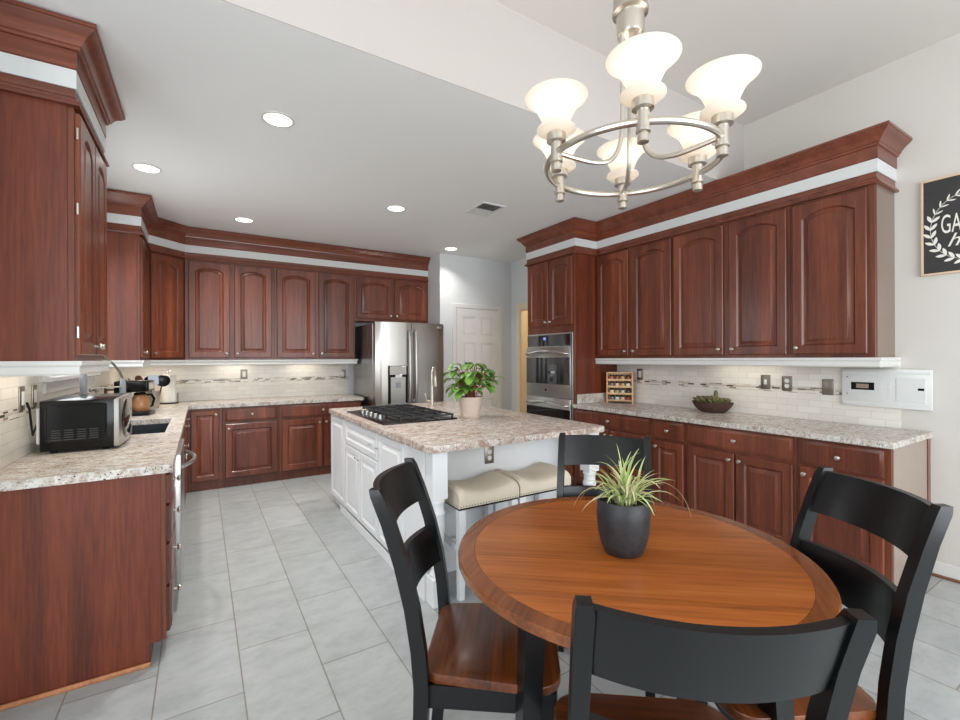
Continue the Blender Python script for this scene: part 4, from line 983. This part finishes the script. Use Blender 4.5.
# ------------------------------------------------------------------ plants
def leaf_blade(mb, base, az, el, length, width, droop, n=7, fold=0.25, tw=0.0):
    """arched leaf with a folded midrib: two strips of quads"""
    p = Vector(base); dirv = Vector((math.cos(az) * math.cos(el), math.sin(az) * math.cos(el), math.sin(el)))
    side = Vector((-math.sin(az), math.cos(az), 0)); step = length / n
    rows = []
    for i in range(n + 1):
        t = i / n
        w = width * (math.sin(PI * min(1, 0.12 + 0.88 * t)) ** 0.7 if t < 1 else 0.02)
        up = side.cross(dirv).normalized() * -1
        rows.append((p - side * w + up * fold * w, p.copy(), p + side * w + up * fold * w))
        p = p + dirv * step
        dirv = (dirv + Vector((0, 0, -droop * step / length * (1 + t)))).normalized()
    vr = [[mb.bm.verts.new(q) for q in r] for r in rows]
    for i in range(n):
        for j in range(2): mb.bm.faces.new([vr[i][j], vr[i][j + 1], vr[i + 1][j + 1], vr[i + 1][j]])
# spider plant on the table
TX0, TY0, TZ = 1.207, 1.018, 0.76
sp = thing('spider_plant', 'spider plant with pale arching leaves in a charcoal pot on the dining table', 'potted plant', (1.176, 1.004, TZ))
m = MB(); m.lathe([(0.054, 0), (0.060, 0.003), (0.072, 0.03), (0.081, 0.07), (0.085, 0.12), (0.083, 0.172), (0.080, 0.175), (0.077, 0.17), (0.078, 0.14), (0.07, 0.13)], 40)
m.build('pot', M['pot_grey'], sp, 60)
MB().lathe([(0.0765, 0.138), (0.0765, 0.150), (0.06, 0.156), (0.02, 0.158)], 24).build('soil', M['soil'], sp)
random.seed(11)
m1 = MB(); m2 = MB()
for k in range(80):
    az = random.uniform(0, 2 * PI); el = random.uniform(0.75, 1.5)
    L = random.uniform(0.10, 0.20); b0 = (random.uniform(-0.03, 0.03), random.uniform(-0.03, 0.03), 0.152)
    leaf_blade(m1 if k % 4 else m2, b0, az, el, L, random.uniform(0.0032, 0.0055), random.uniform(0.7, 2.0), 9, 0.5)
cr_az = math.atan2(-0.528, 0.849)           # the direction across the picture to the right
leaf_blade(m2, (0.01, 0, 0.152), cr_az + 0.1, 0.95, 0.33, 0.004, 2.5, 14, 0.4)
leaf_blade(m2, (0.01, 0, 0.152), cr_az + 0.5, 0.8, 0.20, 0.004, 2.3, 12, 0.4)
leaf_blade(m2, (0, 0, 0.152), cr_az + PI - 0.3, 0.95, 0.22, 0.0045, 2.3, 12, 0.4)
leaf_blade(m1, (0, 0, 0.152), cr_az + 0.5, 1.40, 0.20, 0.006, 1.2, 12, 0.4)
leaf_blade(m1, (0, 0, 0.152), cr_az + 0.2, 1.2, 0.17, 0.005, 1.9, 12, 0.4)
fo = m1.build('leaves', M['spider'], sp, 80); m2.build('cream_leaves', M['spider2'], sp, 80)
# bushy plant on the island
bp = thing('potted_plant', 'bushy bright green plant in a blush ceramic pot on the island', 'potted plant', (1.872, 3.16, 0.915))
m = MB(); m.lathe([(0.078, 0.0), (0.082, 0.004), (0.084, 0.022), (0.078, 0.026), (0.079, 0.03), (0.102, 0.165), (0.105, 0.17), (0.100, 0.17), (0.096, 0.15)], 36); m.build('pot', M['pot_pink'], bp, 40)
MB().lathe([(0.097, 0.145), (0.097, 0.155), (0.03, 0.162)], 24).build('soil', M['soil'], bp)
random.seed(3)
ms = MB(); ml = MB()
for k in range(95):
    az = random.uniform(0, 2 * PI); rad = random.uniform(0.02, 0.17) ; hgt = random.uniform(0.02, 0.24) * (1.25 - rad * 3.0)
    b0 = Vector((random.uniform(-0.035, 0.035), random.uniform(-0.035, 0.035), 0.155))
    tip = Vector((math.cos(az) * rad, math.sin(az) * rad, 0.20 + hgt))
    mid_ = (b0 + tip) / 2 + Vector((0, 0, 0.02))
    ms.tube([b0, mid_, tip], 0.0028, 5)
    leaf_blade(ml, tip, az + random.uniform(-0.7, 0.7), random.uniform(-0.5, 0.5), random.uniform(0.085, 0.135), random.uniform(0.026, 0.038), random.uniform(0.7, 1.6), 6, 0.25)
ms.build('stems', M['stem'], bp); ml.build('foliage', M['leaf'], bp, 80)

# ------------------------------------------------------------------ stools under the island overhang
def stool(loc, label):
    t = thing('counter_stool', label, 'stool', loc, 0, 'upholstered stools under the island overhang')
    W, D, zb, zt = 0.214, 0.165, 0.53, 0.635
    m = MB(); n = 16; mm = 10; rings = []
    # saddle cushion: closed cross-sections along x
    for i in range(n + 1):
        u = -1 + 2 * i / n; x = W * u
        ed = (max(0, abs(u) - 0.86) / 0.14)
        top = zt - 0.034 + 0.050 * u * u - 0.030 * ed ** 2
        sec = [(x, -D, zb), (x, -D - 0.004, zb + 0.02), (x, -D - 0.002, top - 0.03), (x, -D + 0.012, top - 0.01)]
        for j in range(5): sec.append((x, -D + 0.03 + (2 * D - 0.06) * j / 4, top + 0.008 * math.sin(PI * j / 4)))
        sec += [(x, D - 0.012, top - 0.01), (x, D + 0.002, top - 0.03), (x, D, zb)]
        rings.append([Vector(p) for p in sec])
    m.loft(rings); m.build('cushion', M['linen'], t, 50)
    m = MB()
    for k in range(22):
        x = -W + 0.01 + (2 * W - 0.02) * k / 21
        m.sphere((x, -D - 0.003, zb + 0.010), 0.0045, (1, 0.6, 1), 8, 6)
    for k in range(16):
        y = -D + 0.01 + (2 * D - 0.02) * k / 15
        m.sphere((-W - 0.001, y, zb + 0.010), 0.0045, (0.6, 1, 1), 8, 6)
    nails = m.build('nailheads', M['pewter'], t)
    nails['kind'] = 'stuff'
    MB().box(-W + 0.005, W - 0.005, -D + 0.005, D - 0.005, zb - 0.012, zb).build('seat_base', M['dplastic'], t)
    for sx in (-1, 1):
        for sy in (-1, 1):
            m = MB(); xt, yt = sx * (W - 0.028), sy * (D - 0.028); xb, yb = sx * (W - 0.02), sy * (D - 0.02)
            rr = lambda x, y, h, z: [Vector((x - h, y - h, z)), Vector((x + h, y - h, z)), Vector((x + h, y + h, z)), Vector((x - h, y + h, z))]
            m.loft([rr(xb, yb, 0.017, 0), rr(xt, yt, 0.022, zb - 0.012)]); m.build('leg', M['white'], t)
    for sx in (-1, 1): MB().box(sx * (W - 0.024) - 0.011, sx * (W - 0.024) + 0.011, -D + 0.03, D - 0.03, 0.27, 0.305).build('stretcher', M['white'], t)
    for sy in (-1, 1): MB().box(-W + 0.03, W - 0.03, sy * (D - 0.024) - 0.011, sy * (D - 0.024) + 0.011, 0.20, 0.235).build('stretcher', M['white'], t)
    return t
stool((1.468, 2.415, 0), 'beige nailhead stool next to the turned post, under the island outlet')
stool((1.912, 2.425, 0), 'beige nailhead stool mostly behind the far dining chair')

# ------------------------------------------------------------------ dining table and chairs
tb = thing('dining_table', 'round honey-brown dining table with dark border and black legs', 'table', (TX0, TY0, 0))
RT = 0.562
ga = R(-39.6)
def disc(r0, r1, z0, z1, n=96):
    m = MB()
    rings = [[Vector((r * math.cos(2 * PI * k / n), r * math.sin(2 * PI * k / n), z)) for k in range(n)] for r, z in ((r1 - 0.004, z0), (r1, z0 + 0.004), (r1, z1 - 0.004), (r1 - 0.004, z1), (r0, z1), (r0, z0))]
    rings.append(rings[0]); m.loft(rings, cap=False); bmesh.ops.remove_doubles(m.bm, verts=m.bm.verts, dist=1e-6)
    return m
n = 96
RI = RT - 0.054
def chord(d0, d1, r, gap=0.0):
    """slice of a disc between two parallel chords at offsets d0..d1 across the grain"""
    pts = []
    a0 = math.asin(max(-1, min(1, d0 / r))); a1 = math.asin(max(-1, min(1, d1 / r)))
    for k in range(25):
        a = a0 + (a1 - a0) * k / 24; pts.append((r * math.cos(a), r * math.sin(a)))
    for k in range(25):
        a = PI - (a1 + (a0 - a1) * k / 24); pts.append((r * math.cos(a), r * math.sin(a)))
    out = []
    for p in pts:
        if not out or math.hypot(p[0] - out[-1][0], p[1] - out[-1][1]) > 1e-5: out.append(p)
    if math.hypot(out[0][0] - out[-1][0], out[0][1] - out[-1][1]) < 1e-5: out.pop()
    return [(x * math.cos(ga) - y * math.sin(ga), x * math.sin(ga) + y * math.cos(ga)) for x, y in out]
for d0, d1 in ((-RI, -0.3165), (-0.3145, 0.3345), (0.3365, RI)):
    MB().prism(chord(d0, d1, RI - 0.0005), 0.735, 0.76).build('top_boards', M['tabletop'], tb)
disc(RI + 0.0005, RT, 0.732, 0.76).build('top_border', M['tablering'], tb, label='darker border ring')
MB().lathe([(0.40, 0.65), (0.42, 0.65), (0.42, 0.735), (0.40, 0.735)], 64, cap=False).build('apron', M['black'], tb)
for k in range(4):
    a = R(185 + 90 * k); px, py = 0.43 * math.cos(a), 0.43 * math.sin(a)
    qx, qy = 0.475 * math.cos(a), 0.475 * math.sin(a); la = R(-16)
    m = MB()
    def sq(cx, cy, h, z):
        return [Vector((cx + (dx * math.cos(la) - dy * math.sin(la)) * h, cy + (dx * math.sin(la) + dy * math.cos(la)) * h, z)) for dx, dy in ((-1, -1), (1, -1), (1, 1), (-1, 1))]
    m.loft([sq(qx, qy, 0.022, 0), sq(px, py, 0.030, 0.70), sq(px, py, 0.030, 0.734)]); m.build('leg', M['black'], tb)

def make_chair(loc, rz, label):
    """faces local +y; origin on the floor under the seat centre"""
    t = thing('dining_chair', label, 'chair', loc, rz, 'black ladder-back chairs around the table')
    def soft(w0, w1, y0, y1, z0, z1, r):
        pts = []
        for cx, cy, a0 in [(w1 - r, y1 - r, 0), (-(w1 - r), y1 - r, 90), (-(w0 - r * 0.6), y0 + r * 0.6, 180), (w0 - r * 0.6, y0 + r * 0.6, 270)]:
            rr = r if cy > 0 else r * 0.6
            for k in range(7):
                a = R(a0 + 15 * k); pts.append((cx + rr * math.cos(a), cy + rr * math.sin(a)))
        return pts
    m = MB(); m.prism(soft(0.188, 0.218, -0.205, 0.197, 0, 0, 0.07), 0.460, 0.488, 0.006, 2)
    m.build('seat', M['seatwood'], t)
    def yback(z):    # post centreline: splayed foot, upright at the seat, raked back above
        if z < 0.45: return -0.200 - 0.035 * ((0.45 - z) / 0.45) ** 1.6
        q = (z - 0.45) / 0.57
        return -0.200 - 0.02 * q - 0.115 * q * q
    zz = [0, 0.12, 0.25, 0.38, 0.46, 0.56, 0.68, 0.80, 0.92, 1.0, 1.02]
    for s in (-1, 1):
        rings = []
        for z in zz:
            yy = yback(z); dp = 0.021 if z < 0.9 else 0.019; wx = 0.0155
            if z >= 1.02: dp -= 0.004; wx -= 0.003
            xx = s * 0.198
            rings.append([Vector((xx - wx, yy - dp, z)), Vector((xx + wx, yy - dp, z)), Vector((xx + wx, yy + dp, z)), Vector((xx - wx, yy + dp, z))])
        MB().loft(rings).build('back_post', M['black'], t, 25)
        rings = []
        for z, h in ((0, 0.015), (0.41, 0.02), (0.4595, 0.02)):
            xx, yy = s * 0.180, 0.155
            rings.append([Vector((xx - h, yy - h, z)), Vector((xx + h, yy - h, z)), Vector((xx + h, yy + h, z)), Vector((xx - h, yy + h, z))])
        MB().loft(rings).build('front_leg', M['black'], t, 25)
    for z0, z1 in ((0.876, 1.010), (0.646, 0.778)):
        rings = []; nn = 16
        for i in range(nn + 1):
            u = -1 + 2 * i / nn; x = u * 0.186; bow = -0.046 * (1 - u * u)
            ring = []
            for (z, o_) in ((z0, -0.010), (z1, -0.010), (z1, 0.010), (z0, 0.010)): ring.append(Vector((x, yback(z) + bow + o_, z)))
            rings.append(ring)
        MB().loft(rings).build('back_rail', M['black'], t, 40)
    m = MB(); m.box(-0.162, 0.162, 0.146, 0.164, 0.395, 0.4595); m.box(-0.180, 0.180, -0.205, -0.185, 0.395, 0.4595)
    m.box(-0.196, -0.178, -0.185, 0.14, 0.395, 0.4595); m.box(0.178, 0.196, -0.185, 0.14, 0.395, 0.4595); m.build('apron', M['black'], t)
    return t
def place(mx, my, fx, fy):
    l = math.hypot(fx, fy); fx, fy = fx / l, fy / l
    return (mx + 0.335 * fx, my + 0.335 * fy, 0), math.atan2(fy, fx) - PI / 2
l_, r_ = place(0.545, 1.42, 0.80, -0.60)
chA = make_chair(l_, r_, 'black ladder-back chair with brown seat, back turned to the white island drawers')
l_, r_ = place(0.66, 0.385, 0.61, 0.79); dup(chA, l_, r_, 'black ladder-back chair closest to the viewer, its back rail across the table edge')
l_, r_ = place(1.702, 0.512, -0.835, 0.55); dup(chA, l_, r_, 'black ladder-back chair standing before the cabinet end panel with painted sheen and bare wall')
l_, r_ = place(1.667, 1.542, -0.756, -0.655); dup(chA, l_, r_, 'black ladder-back chair behind the spider plant, in front of the stools')

# ------------------------------------------------------------------ chandelier
CX, CY, CZ, CRr, CPH = 1.222, 1.005, 2.043, 0.277, 2.898
ch = thing('chandelier', 'six-light brushed nickel ring chandelier with frosted bell shades above the dining table', 'chandelier', (CX, CY, ZU))
dz = CZ - ZU
MB().ringtube((0, 0, dz), CRr, 0.0105, 72, 10).build('ring', M['nickel'], ch)
MB().lathe([(0.07, 0), (0.07, -0.012), (0.055, -0.03), (0.02, -0.04), (0.012, -0.045)], 28).build('ceiling_canopy', M['nickel'], ch)
MB().tube([(0, 0, -0.04), (0, 0, -0.76)], 0.009, 10).build('down_rod', M['nickel'], ch)
zt = 2.50 - ZU
MB().lathe([(0.012, zt + 0.16), (0.05, zt + 0.15), (0.055, zt + 0.13), (0.055, zt + 0.06), (0.058, zt + 0.055), (0.058, zt + 0.045), (0.045, zt + 0.04), (0.045, zt - 0.02), (0.042, zt - 0.03), (0.01, zt - 0.035)], 28).build('hub_collar', M['nickel'], ch)
for k in (0, 2, 4):
    a = CPH + k * PI / 3; pts = []
    for r, z in [(0.032, zt - 0.02), (0.032, 2.30 - ZU), (0.033, 2.18 - ZU), (0.040, 2.115 - ZU), (0.06, 2.065 - ZU), (0.095, 2.038 - ZU), (0.15, 2.030 - ZU), (0.22, 2.036 - ZU), (CRr - 0.012, dz)]:
        pts.append((r * math.cos(a), r * math.sin(a), z))
    MB().tube(smooth(pts), 0.0075, 10).build('arm', M['nickel'], ch)
for k in range(6):
    a = CPH + k * PI / 3; px, py = CRr * math.cos(a), CRr * math.sin(a)
    m = MB(); m.lathe([(0.010, dz - 0.060), (0.016, dz - 0.057), (0.016, dz - 0.036), (0.012, dz - 0.034), (0.020, dz - 0.030), (0.020, dz - 0.022), (0.0175, dz - 0.020), (0.0175, dz + 0.030), (0.030, dz + 0.034), (0.030, dz + 0.058), (0.026, dz + 0.062), (0.01, dz + 0.064)], 22, (px, py, 0))
    cup = m.build('socket_cup', M['nickel'], ch)
    z0 = dz + 0.058
    prof = [(0.026, z0), (0.055, z0 + 0.004), (0.068, z0 + 0.014), (0.066, z0 + 0.022), (0.050, z0 + 0.030), (0.047, z0 + 0.040), (0.052, z0 + 0.060), (0.066, z0 + 0.090), (0.088, z0 + 0.118), (0.108, z0 + 0.134), (0.113, z0 + 0.137), (0.110, z0 + 0.140), (0.086, z0 + 0.122), (0.062, z0 + 0.092), (0.048, z0 + 0.060), (0.043, z0 + 0.040), (0.046, z0 + 0.032), (0.060, z0 + 0.020), (0.052, z0 + 0.009), (0.024, z0 + 0.005)]
    m = MB(); rings = []
    prof = [(0.026 + (r - 0.026) * 0.84 if r > 0.026 else r, z0 + (z - z0) * 0.84) for r, z in prof]
    for r, z in prof: rings.append([Vector((px + r * math.cos(2 * PI * q / 32), py + r * math.sin(2 * PI * q / 32), z)) for q in range(32)])
    rings.append(rings[0]); m.loft(rings, cap=False); bmesh.ops.remove_doubles(m.bm, verts=m.bm.verts, dist=1e-6)
    m.build('lamp_shade', M['shade'], ch, 50)
    MB().sphere((px, py, z0 + 0.062), 0.022, (1, 1, 1.3), 14, 10).build('bulb', M['bulb'], ch)
    l = bpy.data.lights.new('chandelier_light', 'POINT'); l.energy = 0.42; l.color = (1, 0.94, 0.84); l.shadow_soft_size = 0.03
    lo = bpy.data.objects.new('chandelier_light', l); COL.objects.link(lo); lo.location = (CX + px, CY + py, ZU + z0 + 0.115)

# ------------------------------------------------------------------ recessed lights, vent, under-cabinet lights
labs = ['recessed ceiling light closest to the breakfast area', 'recessed ceiling light over the sink window side', 'recessed ceiling light above the back wall cabinets beside the crown moulding', 'recessed ceiling light above the island cooktop', 'recessed ceiling light before the pantry door and refrigerator']
for (lx, ly), lab in zip([(0.399, 2.936), (-0.341, 4.197), (0.384, 5.233), (1.597, 4.084), (2.798, 5.208)], labs):
    t = thing('recessed_light', lab, 'ceiling light', (lx, ly, ZC), 0, 'recessed ceiling lights')
    MB().lathe([(0.094, 0), (0.094, -0.004), (0.079, -0.006), (0.077, 0)], 32, cap=False).build('trim_ring', M['trim'], t)
    MB().lathe([(0.077, -0.003), (0.077, -0.001), (0.02, -0.001)], 28).build('lens', M['lamp'], t)
    l = bpy.data.lights.new('recessed_lamp', 'AREA'); l.shape = 'DISK'; l.size = 0.12; l.energy = 4 if lx > 2.5 else 8; l.color = (1, 0.97, 0.92); l.spread = R(115)
    lo = bpy.data.objects.new('recessed_lamp', l); COL.objects.link(lo); lo.location = (lx, ly, ZC - 0.012)
t = thing('ceiling_vent', 'rectangular louvred air vent in the kitchen ceiling', 'vent', (2.335, 3.66, ZC))
m = MB()
for r in [(-0.125, 0.125, -0.17, -0.15), (-0.125, 0.125, 0.15, 0.17), (-0.125, -0.105, -0.15, 0.15), (0.105, 0.125, -0.15, 0.15)]: m.box(r[0], r[1], r[2], r[3], -0.008, 0.0)
m.build('frame', M['frieze'], t)
m = MB()
for k in range(12):
    x = -0.098 + 0.0178 * k
    m.loft([[Vector((x, y, -0.001)), Vector((x + 0.002, y, -0.001)), Vector((x + (0.012 if 1 else 0) * (1), y, -0.009)), Vector((x + 0.010, y, -0.009))] for y in (0.002, 0.15)])
    m.loft([[Vector((x + 0.012, y, -0.001)), Vector((x + 0.014, y, -0.001)), Vector((x + 0.004, y, -0.009)), Vector((x + 0.002, y, -0.009))] for y in (-0.15, -0.002)])
m.build('louvres', M['frieze'], t)
MB().box(-0.105, 0.105, -0.15, 0.15, -0.001, 0.0).build('duct_shadow_plate', plain('duct_shade_dark', (70, 68, 64), 0.8), t)  # dark sheet painted in for the shade behind the louvres

def undercab(name, label, loc, sx, sy, power, rz=0):
    t = thing(name, label, 'light', loc, rz)
    MB().box(-sx / 2, sx / 2, -sy / 2, sy / 2, -0.014, 0.0, 0.002).build('housing', M['wplastic'], t)
    l = bpy.data.lights.new('undercabinet_glow', 'AREA'); l.shape = 'RECTANGLE'; l.size = sx * 0.95; l.size_y = sy * 0.8; l.energy = power; l.color = (1, 0.88, 0.72)
    lo = bpy.data.objects.new('undercabinet_glow', l); COL.objects.link(lo); lo.parent = t; lo.location = (0, 0, -0.017)
    return t
undercab('undercabinet_light', 'slim light strip under the wall cabinet above the microwave', (-0.62, 2.92, UB), 0.06, 0.6, 0.9)
undercab('undercabinet_light', 'slim light strip under the angled corner cabinet', (-0.45, 5.86, UB), 0.25, 0.06, 1.4, R(42))
undercab('undercabinet_light', 'slim light strip under the back wall cabinet beside the corner', (0.34, 6.07, UB), 0.35, 0.06, 0.55)
undercab('undercabinet_light', 'slim light strip under the back wall cabinet next to the refrigerator', (1.12, 6.07, UB), 0.35, 0.06, 0.55)
undercab('undercabinet_light', 'slim light strip under the wall cabinet over the succulent bowl', (3.84, 2.05, UB), 0.06, 0.6, 0.5)
